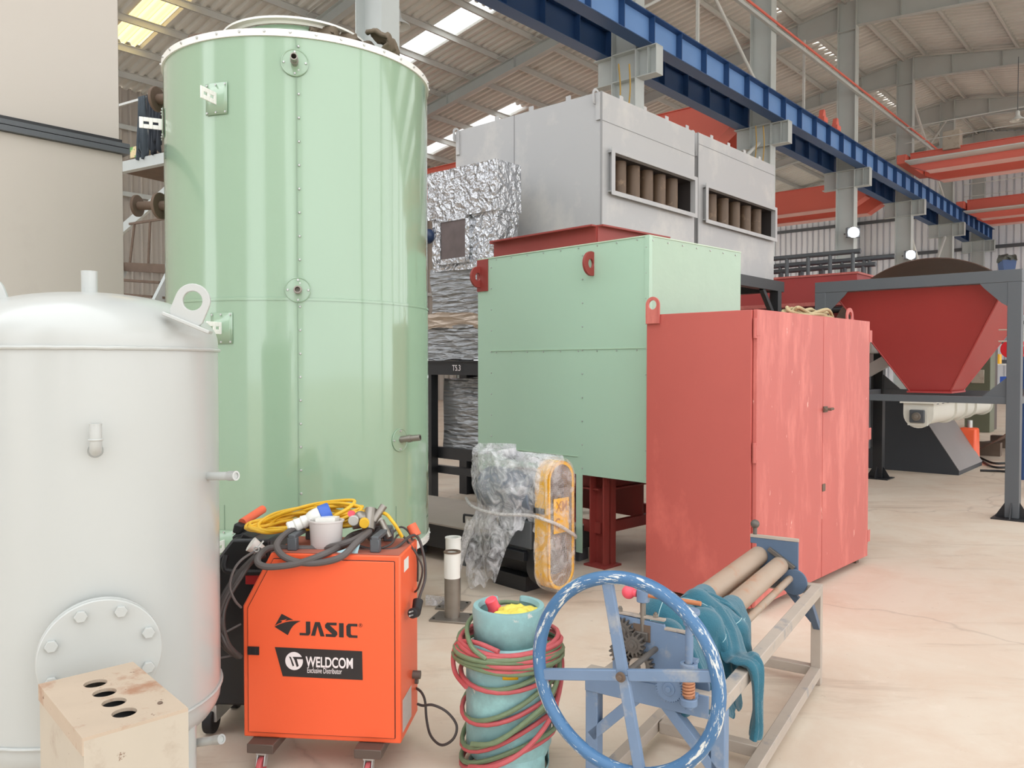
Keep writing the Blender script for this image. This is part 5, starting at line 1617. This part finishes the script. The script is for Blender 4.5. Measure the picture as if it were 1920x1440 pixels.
m.build('knee_brace', M_benchB, bm_, bevel=.002)
# end plates (x, z outlines)
near = [(.10, .425), (.375, .425), (.375, .642), (.285, .652), (.28, .666), (.10, .676)]
m = MB().prism(near, .012, FX, 0).build('near_end_plate', M_bench, bm_, bevel=.002)
m2 = MB(); m2.box((.098, -.002, .676), (.282, .016, .684)).box((.282, -.002, .650), (.378, .016, .657))
m2.build('plate_cap', M_benchG, m, bevel=.001)
MB().box((.175, -.002, .60), (.235, .002, .655)).build('slide_slot', M_rust, m, smooth=0)
MB().box((.182, -.012, .605), (.228, .01, .632)).build('bearing_block', M_gear, m, bevel=.002)
for x in (.125, .25):
    MB().cyl((x, .006, .684), (x, .006, .694), .009, n=6).cyl((x, .006, .694), (x, .006, .70), .005).build('bolt', M_zinc, m)
far = [(.15, .635), (.18, .635), (.18, .43), (.375, .43), (.375, .662), (.15, .678)]
m = MB().prism(far, BLn - .03, FX, BLn - .045).build('far_end_plate', M_benchB, bm_, bevel=.002)
MB().box((.15, BLn - .047, .664), (.376, BLn - .028, .678)).build('plate_cap', M_benchG, m, bevel=.001)
MB().bar((.24, BLn - .055, .62), (.36, BLn - .055, .54), .02, .02, (0, 1, 0)).build('guide_bar', M_gear, m, bevel=.002)
rods = [(.19, .577, .045, 'upper_roller'), (.293, .545, .042, 'front_roller'), (.212, .485, .038, 'lower_roller'), (.342, .49, .016, 'thin_rod')]
for x, z, r_, nm_ in rods:
    MB().cyl((x, .012, z), (x, BLn - .045, z), r_, n=40).build(nm_, M_roller, bm_)
for y in (BLn - .065, .03):
    o = MB().cyl((.36, y, .476), (.36, y + .014, .476), .061, n=48).build('cam_disc', M_benchB, bm_, bevel=.002)
# screws on both ends
MB().cyl((.17, BLn - .035, .678), (.17, BLn - .035, .71), .01).ball((.17, BLn - .035, .728), .0215, 12).build('ball_screw', M_gear, bm_)
sw_ = MB().cyl((.206, .006, .60), (.206, .006, .735), .0095, n=18).build('pressure_screw', M_zinc, bm_)
MB().cyl((.206, .006, .728), (.206, .006, .77), .021, n=28).build('screw_collar', M_bench, sw_, bevel=.002)
MB().cyl((.165, .006, .752), (.40, .006, .752), .0075, n=14).build('tommy_bar', paint('orange_primer_bar', (188, 118, 76), .6, var=.12), sw_)
MB().ball((.155, .006, .752), .0225, 14).cyl((.17, .006, .752), (.185, .006, .752), .012).build('pink_ball', M_pink, sw_)
MB().ball((.335, .72, .425), .019, 12).cyl((.30, .72, .455), (.33, .72, .43), .007).build('pink_ball', M_pink, bm_)
# gears
def gear(x, y, z, r_, w, teeth, mat, name, parent, hub=True, depth=.011, ph=0):
    out = []
    for i in range(teeth):
        for f, rr_ in ((0, r_ - depth), (.22, r_ - depth), (.34, r_), (.66, r_), (.78, r_ - depth)):
            a_ = 2 * PI * (i + f) / teeth + ph
            out.append((x + rr_ * math.cos(a_), z + rr_ * math.sin(a_)))
    inn = [(x + r_ * .18 * math.cos(2 * PI * i / len(out) + ph), z + r_ * .18 * math.sin(2 * PI * i / len(out) + ph)) for i in range(len(out))]
    m = MB().ringplate(out, inn, y + w / 2, FX, y - w / 2)
    if hub:
        m.cyl((x, y - w / 2 - .004, z), (x, y - w / 2, z), r_ * .45, n=24).cyl((x, y - w / 2 - .010, z), (x, y - w / 2 - .004, z), r_ * .2, n=16)
    return m.build(name, mat, parent, smooth=30, bevel=.0006, segs=1)
gear(.190, -.030, .596, .038, .024, 14, M_gear, 'gear', bm_)
gear(.140, -.010, .625, .042, .022, 16, M_gear, 'gear', bm_, ph=.1)
gear(.205, -.010, .525, .046, .022, 18, M_gear, 'gear', bm_)
gear(.135, -.016, .555, .036, .022, 14, M_gear, 'gear', bm_, ph=.2)
MB().cyl((.20, -.03, .525), (.20, .0, .525), .028, n=28).build('bearing_boss', M_benchG, bm_, bevel=.003)
gear(.318, -.045, .485, .045, .016, 32, M_bench, 'worm_wheel', bm_, depth=.005)
# worm shaft
wx_, wy_ = .385, -.06
ws = MB().cyl((wx_, wy_, .44), (wx_, wy_, .735), .0115, n=24).build('worm_shaft', M_bench, bm_)
for z, r1, h in ((.565, .027, .018), (.452, .027, .022)):
    MB().pipe((wx_, wy_, z), (wx_, wy_, z + h), r1, .014, 32).build('shaft_collar', M_bench, ws, bevel=.002)
    MB().box((wx_ - .012, wy_ + .015, z + .002), (wx_ + .012, .0, z + h - .002)).build('collar_arm', M_bench, ws, bevel=.001)
MB().cyl((wx_, wy_, .70), (wx_, wy_, .728), .018, n=24).cyl((wx_, wy_, .735), (wx_, wy_, .748), .033, n=36).cyl((wx_, wy_, .725), (wx_, wy_, .736), .022, n=24).build('shaft_cap', M_bench, ws, bevel=.002)
pts = [(wx_ + .016 * math.cos(i * .45), wy_ + .016 * math.sin(i * .45), .478 + i * .0007) for i in range(90)]
MB().cyl((wx_, wy_, .475), (wx_, wy_, .545), .0145, n=24).tube(pts, .0042, 8).build('worm_thread', paint('rusty_orange_worm', (186, 130, 96), .55, metal=.2, var=.2, scale=30), ws)
# big hand wheel
hw = MB()
WX, WY, WZ, WRd = .253, -.255, .583, .288
rim = []
for i in range(120):
    a_ = 2 * PI * i / 120
    rim.append(Vector((WX + WRd * math.cos(a_), WY, WZ + WRd * math.sin(a_))))
hw.tube(rim, .0205, 16, closed=True)
def rim_mat():
    t_ = NT('chipped_rim_paint'); b_ = t_.n('ShaderNodeBsdfPrincipled')
    tc = t_.n('ShaderNodeTexCoord'); sp = t_.n('ShaderNodeSeparateXYZ'); t_.l(tc.outputs['Object'], sp.inputs[0])
    def mth(op, a, b=None):
        k = t_.n('ShaderNodeMath', operation=op)
        for i, q in enumerate((a, b)):
            if q is None: continue
            if hasattr(q, 'is_linked'): t_.l(q, k.inputs[i])
            else: k.inputs[i].default_value = q
        return k.outputs[0]
    dx = mth('SUBTRACT', sp.outputs[0], WX); dz = mth('SUBTRACT', sp.outputs[2], WZ)
    an = mth('ARCTAN2', dz, dx); rd = mth('SQRT', mth('ADD', mth('MULTIPLY', dx, dx), mth('MULTIPLY', dz, dz)))
    cb_ = t_.n('ShaderNodeCombineXYZ')
    t_.l(mth('MULTIPLY', an, 2.2), cb_.inputs[0]); t_.l(mth('MULTIPLY', rd, 42), cb_.inputs[1]); t_.l(mth('MULTIPLY', sp.outputs[1], 42), cb_.inputs[2])
    n1 = t_.noise(cb_.outputs[0], 1.6, 9, .72, .3)
    n2 = t_.noise(cb_.outputs[0], .9, 5, .6)
    c_ = t_.mix(n2, S(48, 92, 134), S(84, 126, 166))
    c_ = t_.mix(t_.ramp(n1, [(.565, (0, 0, 0)), (.59, (1, 1, 1))]), c_, S(214, 216, 210))
    t_.l(c_, b_.inputs['Base Color']); b_.inputs['Roughness'].default_value = .42
    t_.l(t_.bump(n1, .3, .004), b_.inputs['Normal'])
    t_.l(b_.outputs[0], t_.out.inputs[0]); return t_.m
hwo = hw.build('hand_wheel_rim', rim_mat(), bm_)
for k_ in range(4):
    a_ = R(90 + 11 + 90 * k_)
    d = Vector((math.cos(a_), 0, math.sin(a_)))
    c = Vector((WX, WY, WZ))
    MB().bar(c + d * (.0 if k_ % 2 == 0 else .016), c + d * (WRd - .012), .018, .034, (0, 1, 0) if False else d.cross(Vector((0, 1, 0)))).build('spoke', M_bench, hwo, bevel=.003)
MB().cyl((WX, WY - .024, WZ), (WX, WY - .017, WZ), .015, n=28).cyl((WX, WY - .034, WZ), (WX, WY - .024, WZ), .008, n=16).build('hub_bolt', M_rust, hwo, bevel=.001)
MB().cyl((WX, WY, WZ), (WX, .0, WZ), .009, n=20).build('drive_shaft', M_gear, hwo)

# ---- teal work trousers flung over the rollers: settled cloth
def settle(stats=False):
    nx, ny = 64, 84
    W0, L0 = .60, .98
    rng = np.random.RandomState(3)
    gx, gy = np.meshgrid(np.linspace(0, 1, nx), np.linspace(0, 1, ny), indexing='ij')
    X = np.zeros((nx, ny, 3))
    X[..., 0] = .115 + gx * .32 + .02 * np.sin(gy * 7)
    X[..., 1] = .035 + gy * (.66 - .10 * np.sin(gx * 5)) + .02 * np.sin(gx * 17)
    X[..., 2] = .80 + .035 * np.sin(gx * 31 + gy * 5) + .05 * np.sin(gy * 38 + gx * 9) + .012 * rng.rand(nx, ny)
    P = X.copy(); Vv = np.zeros_like(X)
    dx, dy = W0 / (nx - 1), L0 / (ny - 1); dg = math.hypot(dx, dy)
    cons = []
    def add(ax, step, rest, stiff):
        for par in (0, 1):
            n_ = nx if ax == 0 else ny
            idx = [i for i in range(n_ - step) if (i // step) % 2 == par]
            cons.append((ax, np.array(idx), step, rest, stiff))
    add(0, 1, dx, 1.0); add(1, 1, dy, 1.0); add(0, 3, 3 * dx, .05); add(1, 3, 3 * dy, .05)
    cyls = [(.19, .577, .049), (.293, .545, .046), (.212, .485, .042), (.342, .49, .020)]
    balls = [((.20, .20, .625), .075), ((.30, .34, .565), .07), ((.22, .50, .60), .055), ((.35, .56, .50), .05), ((.26, .08, .60), .06)]
    boxes = [((.431, -9, .40), (.484, 9, .474)), ((.09, -.004, .3), (.38, .016, .690))]
    def collide(P, Q):
        hit = np.zeros(P.shape[:2], bool)
        for cx, cz, r_ in cyls:
            ddx = P[..., 0] - cx; ddz = P[..., 2] - cz
            d = np.sqrt(ddx ** 2 + ddz ** 2) + 1e-9
            m_ = d < r_
            P[..., 0] = np.where(m_, cx + ddx / d * r_, P[..., 0]); P[..., 2] = np.where(m_, cz + ddz / d * r_, P[..., 2]); hit |= m_
        for cc_, r_ in balls:
            dd_ = P - np.array(cc_); d = np.sqrt((dd_ ** 2).sum(-1)) + 1e-9; m_ = d < r_
            P[m_] = np.array(cc_) + dd_[m_] / d[m_][:, None] * r_; hit |= m_
        for lo, hi in boxes:
            ins = np.ones(P.shape[:2], bool)
            for k in range(3): ins &= (P[..., k] > lo[k]) & (P[..., k] < hi[k])
            if ins.any():
                dist = np.stack([P[..., 0] - lo[0], hi[0] - P[..., 0], P[..., 1] - lo[1], hi[1] - P[..., 1], hi[2] - P[..., 2]], -1)
                w = dist.argmin(-1)
                for c, (k, v) in enumerate(((0, lo[0]), (0, hi[0]), (1, lo[1]), (1, hi[1]), (2, hi[2]))):
                    mm = ins & (w == c); P[..., k] = np.where(mm, v, P[..., k])
                hit |= ins
        return hit
    dt = 1 / 60
    for stp in range(150):
        Vv[..., 2] -= 9.8 * dt * .6; Vv *= .97
        Q = P.copy(); P = P + Vv * dt
        for it in range(14):
            for ax, idx, step, rest, st_ in cons:
                if ax == 0: a = P[idx]; b = P[idx + step]
                else: a = P[:, idx]; b = P[:, idx + step]
                d = b - a; l = np.sqrt((d ** 2).sum(-1, keepdims=True)) + 1e-9
                c = d * ((l - rest) / l) * .5 * st_
                if ax == 0: P[idx] = a + c; P[idx + step] = b - c
                else: P[:, idx] = a + c; P[:, idx + step] = b - c
            for (s1, s2) in (((slice(0, -1), slice(0, -1)), (slice(1, None), slice(1, None))), ((slice(1, None), slice(0, -1)), (slice(0, -1), slice(1, None)))):
                d = P[s2] - P[s1]; l = np.sqrt((d ** 2).sum(-1, keepdims=True)) + 1e-9
                c = d * ((l - dg) / l) * .12
                P[s1] += c; P[s2] -= c
            if it % 4 == 3: hit = collide(P, Q)
        hit = collide(P, Q)
        P[hit] = Q[hit] * .8 + P[hit] * .2
        collide(P, Q)
        P[..., 1] = np.where(P[..., 1] < .022, .022, P[..., 1]) if stp < 200 else P[..., 1]
        Vv = (P - Q) / dt
        Vv[hit] *= .12
        P[..., 0] = np.clip(P[..., 0], .075, .60); lowc = np.where(P[..., 0] < .43, .37, .30); P[..., 2] = np.maximum(P[..., 2], lowc)
        sp = np.sqrt((Vv ** 2).sum(-1, keepdims=True)); Vv *= np.minimum(1, 2.0 / (sp + 1e-9))
    return P
def denim(name, c):
    tt = NT(name); b = tt.n('ShaderNodeBsdfPrincipled'); v = tt.coord()
    tt.l(tt.mix(tt.noise(v, 12, 6, .65), sc(S(*c), .75), sc(S(*c), 1.25)), b.inputs['Base Color'])
    b.inputs['Roughness'].default_value = .85
    b.inputs['Sheen Weight'].default_value = .3
    tt.l(tt.bump(tt.mix(.25, tt.noise(v, 10, 2, .5, .8), tt.noise(v, 220, 2)), .5, .02), b.inputs['Normal'])
    tt.l(b.outputs[0], tt.out.inputs[0]); return tt.m
M_teal = denim('teal_denim', (36, 96, 114))
PP = settle()
print('CLOTH', PP.reshape(-1, 3).min(0), PP.reshape(-1, 3).max(0), PP.reshape(-1, 3).mean(0))
tr = thing('work_trousers', 'teal denim work trousers thrown over the bender rollers, one leg hanging', 'trousers', BO, BA)
nx_, ny_ = PP.shape[:2]
mm = MB()
mm.add([tuple(PP[i, j]) for i in range(nx_) for j in range(ny_)], [(i * ny_ + j, (i + 1) * ny_ + j, (i + 1) * ny_ + j + 1, i * ny_ + j + 1) for i in range(nx_ - 1) for j in range(ny_ - 1)])
o = mm.build('cloth_body', M_teal, tr, smooth=70, solid=.004)
sb = o.modifiers.new('soft', 'SUBSURF'); sb.levels = 1; sb.render_levels = 1
# seams sewn on the cloth
M_stitch = paint('pale_stitching', (168, 200, 204), .8, var=0)
m = MB()
for (ii, a_, b_) in ((14, 4, 60), (40, 20, 80)):
    m.tube([Vector(PP[ii, j]) + Vector((0, 0, .0035)) for j in range(a_, b_)], .0014, 6)
for (jj, a_, b_) in ((52, 5, 58),):
    m.tube([Vector(PP[i, jj]) + Vector((0, 0, .0035)) for i in range(a_, b_)], .0014, 6)
m.build('stitching', M_stitch, tr)
lp = smoothpath([(.30, .46, .60), (.36, .42, .54), (.41, .36, .49), (.455, .31, .492), (.492, .288, .485), (.506, .28, .44), (.508, .278, .36), (.506, .28, .29), (.502, .276, .245)], 10)
m = MB(); n = 40; vs = []; fs = []
for i, p in enumerate(lp):
    tg = (lp[min(i + 1, len(lp) - 1)] - lp[max(i - 1, 0)]).normalized()
    sd_ = Vector((0, 1, 0)); sd_ = (sd_ - tg * sd_.dot(tg)).normalized(); up_ = tg.cross(sd_)
    f = i / (len(lp) - 1); hw_ = .085 - .045 * min(1, f * 1.6) + .003 * math.sin(f * 20); th = .014 + .004 * math.sin(f * 15)
    for k_ in range(n):
        a_ = 2 * PI * k_ / n
        fold = 1 + .32 * math.sin(a_ * 6 + f * 5) * abs(math.sin(a_)) + .1 * math.sin(a_ * 11 - f * 9)
        q = p + sd_ * (hw_ * math.cos(a_)) + up_ * (th * math.sin(a_) * fold + .004 * math.sin(math.cos(a_) * 9 + f * 4))
        vs.append(q)
for i in range(len(lp) - 1):
    for k_ in range(n):
        fs.append((i * n + k_, i * n + (k_ + 1) % n, (i + 1) * n + (k_ + 1) % n, (i + 1) * n + k_))
fs.append(tuple(range(n))); fs.append(tuple((len(lp) - 1) * n + k_ for k_ in range(n)))
m.add(vs, fs); m.build('trouser_leg', M_teal, tr, smooth=70)

# ================================================================== HOPPER ON BLACK FRAME
hp = thing('hopper_stand', 'tall dark grey square-tube frame holding the red hopper at the right', 'steel stand', (4.9, 7.8, 0), UA)
hu, hv, hz = 2.1, 1.87, 2.43
P4 = [(0, 0), (0, hv), (hu, 0), (hu, hv)]
for x, y in P4:
    o = MB().box((x - .06, y - .06, .012), (x + .06, y + .06, hz - .12)).build('post', M_char if (x, y) != (hu, hv) else M_black, hp, bevel=.004)
    m = MB().box((x - .16, y - .16, 0), (x + .16, y + .16, .012))
    for dx, dy in ((1, 0), (-1, 0), (0, 1), (0, -1)):
        d = Vector((dx, dy, 0)); q = Vector((x, y, .012)) + d * .06; e = Vector((-dy, dx, 0)) * .005
        m.add([q - e, q + d * .09 - e, q + Vector((0, 0, .15)) - e, q + e, q + d * .09 + e, q + Vector((0, 0, .15)) + e], [(0, 1, 2), (5, 4, 3), (0, 3, 4, 1), (1, 4, 5, 2), (2, 5, 3, 0)])
    m.build('foot', M_black, o, smooth=0)
m = MB().box((-.06, -.06, hz - .12), (.06, hv + .06, hz)).box((hu - .06, -.06, hz - .12), (hu + .06, hv + .06, hz)).box((.06, -.06, hz - .12), (hu - .06, .06, hz)).box((.06, hv - .06, hz - .12), (hu - .06, hv + .06, hz))
m.build('top_frame', M_char, hp, bevel=.004)
m = MB().box((-.04, .06, 1.12), (.04, hv - .06, 1.19)).box((hu - .04, .06, 1.12), (hu + .04, hv - .06, 1.19)).box((.06, -.04, 1.12), (hu - .06, .04, 1.19)).box((.06, hv - .04, 1.12), (hu - .06, hv + .04, 1.19))
m.build('middle_frame', M_char, hp, bevel=.003)
m = MB()
for (x, y, dx, dy) in ((0, 0, 0, 1), (0, hv, 0, -1), (hu, 0, 0, 1), (hu, hv, 0, -1)):
    tri = [(0, 0), (.25, 0), (.21, -.05), (.06, -.20), (0, -.24)]
    MX = Matrix(((0, 0, 1, x - .055), (dy, 0, 0, y + dy * .05), (0, 1, 0, hz - .12), (0, 0, 0, 1)))
    m.prism(tri, .01, MX).build('gusset', M_char, hp, smooth=0); m = MB()
    MX = Matrix(((0, 0, 1, x - .03), (dy, 0, 0, y + dy * .05), (0, 1, 0, 1.19), (0, 0, 0, 1)))
    m.prism([(0, 0), (.22, 0), (0, .2)], .01, MX).build('gusset', M_char, hp, smooth=0); m = MB()
ho = thing('red_hopper', 'red pyramid-shaped steel hopper hanging in the dark grey frame', 'hopper', (4.9 + U.x * hu / 2 + V.x * hv / 2, 7.8 + U.y * hu / 2 + V.y * hv / 2, 0), UA)
def rectp(a, b, z): return [(-a, -b, z), (a, -b, z), (a, b, z), (-a, b, z)]
m = MB()
A1, B1, A2, B2 = hu / 2 - .07, hv / 2 - .07, .30, .20
m.add(rectp(A1, B1, 2.36) + rectp(A2, B2, 1.20), [(0, 1, 5, 4), (1, 2, 6, 5), (2, 3, 7, 6), (3, 0, 4, 7)])
m.add(rectp(A1, B1, 2.36) + rectp(A1, B1, 2.42), [(0, 1, 5, 4), (1, 2, 6, 5), (2, 3, 7, 6), (3, 0, 4, 7)])
m.build('hopper_shell', M_hop, ho, solid=.008, smooth=0)
m = MB()
for (sx, sy) in ((-1, -1), (-1, 1), (1, -1), (1, 1)):
    m.bar((sx * A1, sy * B1, 2.36), (sx * A2, sy * B2, 1.2), .016, .016)
m.box((-A2 - .03, -B2 - .03, 1.19), (A2 + .03, B2 + .03, 1.21))
m.build('corner_weld', M_hop, ho, smooth=0)
p = fitin(ho, at(1872, 640, 8.35))
g = MB(); 
for dz in (0, .12):
    q = p + Vector((.0, 0, dz)); g.tube([q, q + Vector((.02, -.12, .0)), q + Vector((.02, -.14, -.05)), q + Vector((.02, -.22, -.05))], .008, 8)
g.build('hook_bracket', M_cream, ho)
# screw conveyor
scv = thing('screw_conveyor', 'white screw conveyor trough under the red hopper', 'conveyor', (4.40, 8.65, 0), UA)
def trough(x0, x1, r_, zc, top):
    m = MB(); pr = [(-r_, top), (-r_, zc)] + [(-r_ * math.cos(i * PI / 12), zc - r_ * math.sin(i * PI / 12)) for i in range(1, 12)] + [(r_, zc), (r_, top)]
    MX = Matrix(((0, 0, 1, 0), (1, 0, 0, 0), (0, 1, 0, 0), (0, 0, 0, 1)))
    return m.prism(pr, x1, MX, x0)
M_conv = paint('conveyor_white', (214, 212, 202), .5, var=.05, scale=3, wear=(150, 140, 120), wamt=.68, wscale=9)
trough(.0, 3.1, .125, .97, 1.09).build('trough', M_conv, scv)
for x in (-.01, 1.05, 1.6, 2.1, 3.1):
    trough(x, x + .012, .15, .97, 1.09).build('trough_flange', M_conv, scv)
MB().box((-.04, -.18, 1.09), (3.15, .18, 1.105)).build('top_flange', M_conv, scv, smooth=0)
MB().box((-.035, -.1, .85), (-.012, .1, 1.05)).build('end_plate', M_conv, scv, smooth=0)
b = MB().box((-.07, -.075, .88), (-.036, .075, 1.02)).build('bearing_housing', M_char, scv, bevel=.01)
MB().cyl((-.10, 0, .95), (-.07, 0, .95), .045, n=28).cyl((-.13, 0, .95), (-.10, 0, .95), .022).build('shaft_end', M_zinc, b, bevel=.003)
m = MB()
for i in range(14):
    m.cyl((.1 + i * .22, -.165, 1.08), (.1 + i * .22, -.165, 1.09), .012, n=6)
o = m.build('flange_bolts', M_char, scv); o['kind'] = 'stuff'
# charcoal bin behind
bn = thing('charcoal_bin', 'large charcoal steel bin with sloping front lip on the floor below the conveyor', 'bin', (6.09, 10.87, 0), UA)
MX = Matrix(((0, 0, 1, 0), (1, 0, 0, 0), (0, 1, 0, 0), (0, 0, 0, 1)))    # (y, z) outline, extruded along x
MB().prism([(0, 0), (1.6, 0), (1.6, 1.03), (.62, 1.03), (0, .06)], 1.45, MX, 0).build('bin_shell', paint('bin_charcoal', (56, 60, 66), .45, var=.06), bn, smooth=0)
m = MB(); m.add([(-.004, -.004, .06), (1.454, -.004, .06), (1.454, .616, 1.035), (-.004, .616, 1.035)], [(0, 1, 2, 3)])
m.build('sloping_face', paint('bin_slope_grey', (128, 122, 120), .5, var=.06), bn, solid=.006, smooth=0)
# rolled drum
dr = thing('rolled_steel_drum', 'huge open brown rolled-steel drum lying behind the hopper', 'drum', (6.75, 13.0, 1.62), R(50))
m = MB()
MXd = Matrix(((0, 0, 1, 0), (1, 0, 0, 0), (0, 1, 0, 0), (0, 0, 0, 1)))
m.pipe((0, 0, 0), (3.4, 0, 0), 1.62, 1.608, 120)
m.build('drum_shell', M_drum, dr)
for x in (1.0, 2.6):
    MB().box((x - .1, -.9, -1.62), (x + .1, -.5, -1.4)).build('wooden_chock', M_rust, dr, smooth=0)
    MB().box((x - .1, .5, -1.62), (x + .1, .9, -1.4)).build('wooden_chock', M_rust, dr, smooth=0)
# red vessel box beyond with pipe railing
rb = thing('red_dust_box', 'big red steel box with grey pipe rails on top, beyond the black stand', 'machine casing', (6.88, 16.0, 0), UA)
MB().box((0, 0, 0), (1.6, 2.6, 3.33)).build('box_body', M_hop, rb, smooth=0)
MB().box((-.03, -.03, 3.33), (1.63, 2.6, 3.37)).box((-.04, 0, 2.72), (-.01, 2.6, 2.80)).build('rim', M_cab, rb, smooth=0)
MB().cyl((-.15, -.1, 2.62), (-.15, 2.6, 2.62), .07).cyl((-.15, -.1, 2.42), (-.15, 2.6, 2.42), .05).build('side_pipe', M_black, rb)
for x, y0_, y1_, zz_ in ((.05, -.05, 2.6, 3.78), (.9, -.45, 2.4, 3.72), (.5, -.2, 2.4, 3.55)):
    m = MB().cyl((x, y0_, zz_), (x, y1_, zz_), .05, n=14)
    for i in range(6):
        y = y0_ + .15 + i * .45; m.cyl((x, max(y, .04), 3.37), (x, max(y, .04), zz_), .04, n=12)
    m.build('pipe_rail', M_char, rb)
# light grey inclined conveyor left of the hopper
ic = thing('inclined_chute', 'pale grey inclined chute with white box between red cabinet and hopper', 'chute', at(1648, 660, 10.4), UA)
MB().bar((-.1, .6, -.55), (.1, -.35, .05), .5, .14).build('chute', paint('chute_grey', (178, 174, 168), .5), ic, bevel=.005)
MB().box((-.15, .05, -.02), (.2, .38, .42)).build('white_box', M_conv, ic, bevel=.01)
MB().box((-.05, .1, -1.38 + .12), (.02, .2, -.2)).box((.2, .1, -1.26), (.27, .2, -.2)).build('support', M_char, ic, smooth=0)
# orange bucket and floor cables right
p = at(1808, 870, 12.15); p.z = 0
ob = thing('orange_floor_box', 'small bright orange machine on the floor just behind the charcoal bin lip', 'machine', (6.98, 12.2, 0), UA)
MB().prism([(-.2, 0), (.2, 0), (.12, .55), (-.12, .55)], .12, Matrix(((1, 0, 0, 0), (0, 0, 1, 0), (0, 1, 0, 0), (0, 0, 0, 1))), -.12).build('orange_body', M_orange, ob, bevel=.03)
MB().cyl((.05, 0, .54), (.05, 0, .66), .04).build('filler_cap', M_galv, ob)
for k_, pts_ in enumerate(([(1838, 858), (1862, 868), (1890, 868), (1930, 866)], [(1838, 862), (1858, 874), (1886, 876), (1930, 868)], [(1838, 882), (1870, 883), (1900, 885)])):
    q = [Vector((0, 0, 1.5)) + (at(a_, b_, 1) - Vector((0, 0, 1.5))) * ((1.5 - .02) / (1.5 - at(a_, b_, 1).z)) for a_, b_ in pts_]
    c = q[0].copy(); o = MB().tube(smoothpath([x - c for x in q], 8), .016, 8).build('floor_cable', M_blackm, None, loc=c)
    tag(o, ['upper dark cable lying on the floor right of the charcoal bin', 'middle dark cable on the floor right of the charcoal bin', 'straight dark rod on the floor right of the charcoal bin'][k_], 'cable', 'dark cables on the floor by the bin')

# far work area seen between hopper and right post
def stand(label, name, cat, X_, Y_, parts, rz=UA):
    g = thing(name, label, cat, (X_, Y_, 0), rz)
    for nm_, mat_, boxes_ in parts:
        m = MB()
        for bx in boxes_: m.box(bx[0], bx[1])
        m.build(nm_, mat_, g, bevel=.01)
    return g
q = at(1862, 720, 18)
stand('olive drab machine body beside the far steel columns, seen past the hopper', 'olive_machine', 'machine', q.x, 18.0, [('body', paint('olive_grey', (104, 108, 88), .5), [((-.3, 0, 0), (.2, .5, 2.0))]), ('cream_panel', M_cream, [((-.32, .12, 1.1), (-.29, .38, 1.4))])])
q = at(1887, 700, 18.2)
stand('brown-black column machine with white hook seen past the hopper', 'dark_machine', 'machine', q.x, 18.6, [('body', paint('dark_brown_machine', (74, 62, 58), .5), [((-.25, 0, 0), (.2, .45, 2.05))]), ('head', M_char, [((-.3, -.2, 2.0), (.3, .8, 2.15))]), ('white_hook', M_whiteP, [((-.28, .2, 1.2), (-.25, .24, 1.6)), ((-.28, .16, 1.6), (-.25, .28, 1.64))])])
q = at(1912, 720, 21)
stand('small pale equipment rack at the far end beside the right post', 'equipment_rack', 'rack', q.x, 21.4, [('shelf', M_whiteP, [((-.3, -.3, .9), (.3, .5, .94)), ((-.3, -.3, 1.5), (.3, .5, 1.54))]), ('upright', M_char, [((-.3, -.3, 0), (-.25, -.25, 1.9)), ((-.3, .45, 0), (-.25, .5, 1.9))]), ('bin', M_blueplug, [((-.25, -.2, .94), (.2, .2, 1.2))]), ('drum', M_yelg, [((-.2, .22, 1.54), (.1, .45, 1.8))])])
v = at(1890, 655, 10.6)
rv = thing('red_hand_valve', 'bright red valve with round hand wheel seen between hopper and right post', 'valve', (v.x, v.y, 0), UA)
MB().cyl((0, .0, v.z), (.0, -.45, v.z - .02), .07).cyl((0, -.15, v.z - .12), (0, -.15, v.z + .1), .05).cyl((-.10, -.05, v.z), (.12, -.05, v.z), .04).cyl((-.12, -.05, v.z), (-.10, -.05, v.z), .12, n=28).build('valve_body', paint('signal_red', (224, 48, 56), .4), rv, bevel=.005)
MB().cyl((0, -.2, 0), (0, -.2, v.z - .1), .05).build('valve_stand', paint('machine_blue', (52, 86, 142), .5), rv)
q = at(1788, 728, 12.6)
stand('blue and white bench equipment low beyond the hopper slope', 'test_bench', 'workbench', at(1832, 720, 19.5).x, 19.5, [('table', M_whiteP, [((-.3, -.4, .95), (.4, .7, 1.0))]), ('leg', M_char, [((-.3, -.4, 0), (-.22, -.32, .95)), ((-.3, .62, 0), (-.22, .7, .95))]), ('blue_unit', paint('machine_blue', (52, 86, 142), .5), [((-.2, -.2, 1.0), (.2, .3, 1.45))]), ('red_unit', paint('signal_red', (224, 48, 56), .4), [((-.2, .35, 1.0), (.1, .6, 1.25))])])
p = at(1888, 498, 35)
g = thing('blue_planter', 'small blue planter with a dark plant on the far wall ledge', 'planter', (p.x, p.y, p.z - .2), 0)
g.scale = (.62, .62, .62)
MB().prism([(-.4, 0), (.4, 0), (.5, .7), (-.5, .7)], .3, Matrix(((1, 0, 0, 0), (0, 0, 1, 0), (0, 1, 0, 0), (0, 0, 0, 1))), -.3).box((-.6, -.3, -.12), (.6, 3.2, 0)).build('planter_box', paint('planter_blue', (70, 100, 150), .5), g, smooth=0)
gg = crumple((-.5, -.3, .65), (.5, .3, 1.0), .25, 40, 8); gg.build('plant', paint('grey_green_plant', (104, 110, 104), .8, var=.3, scale=6), g)
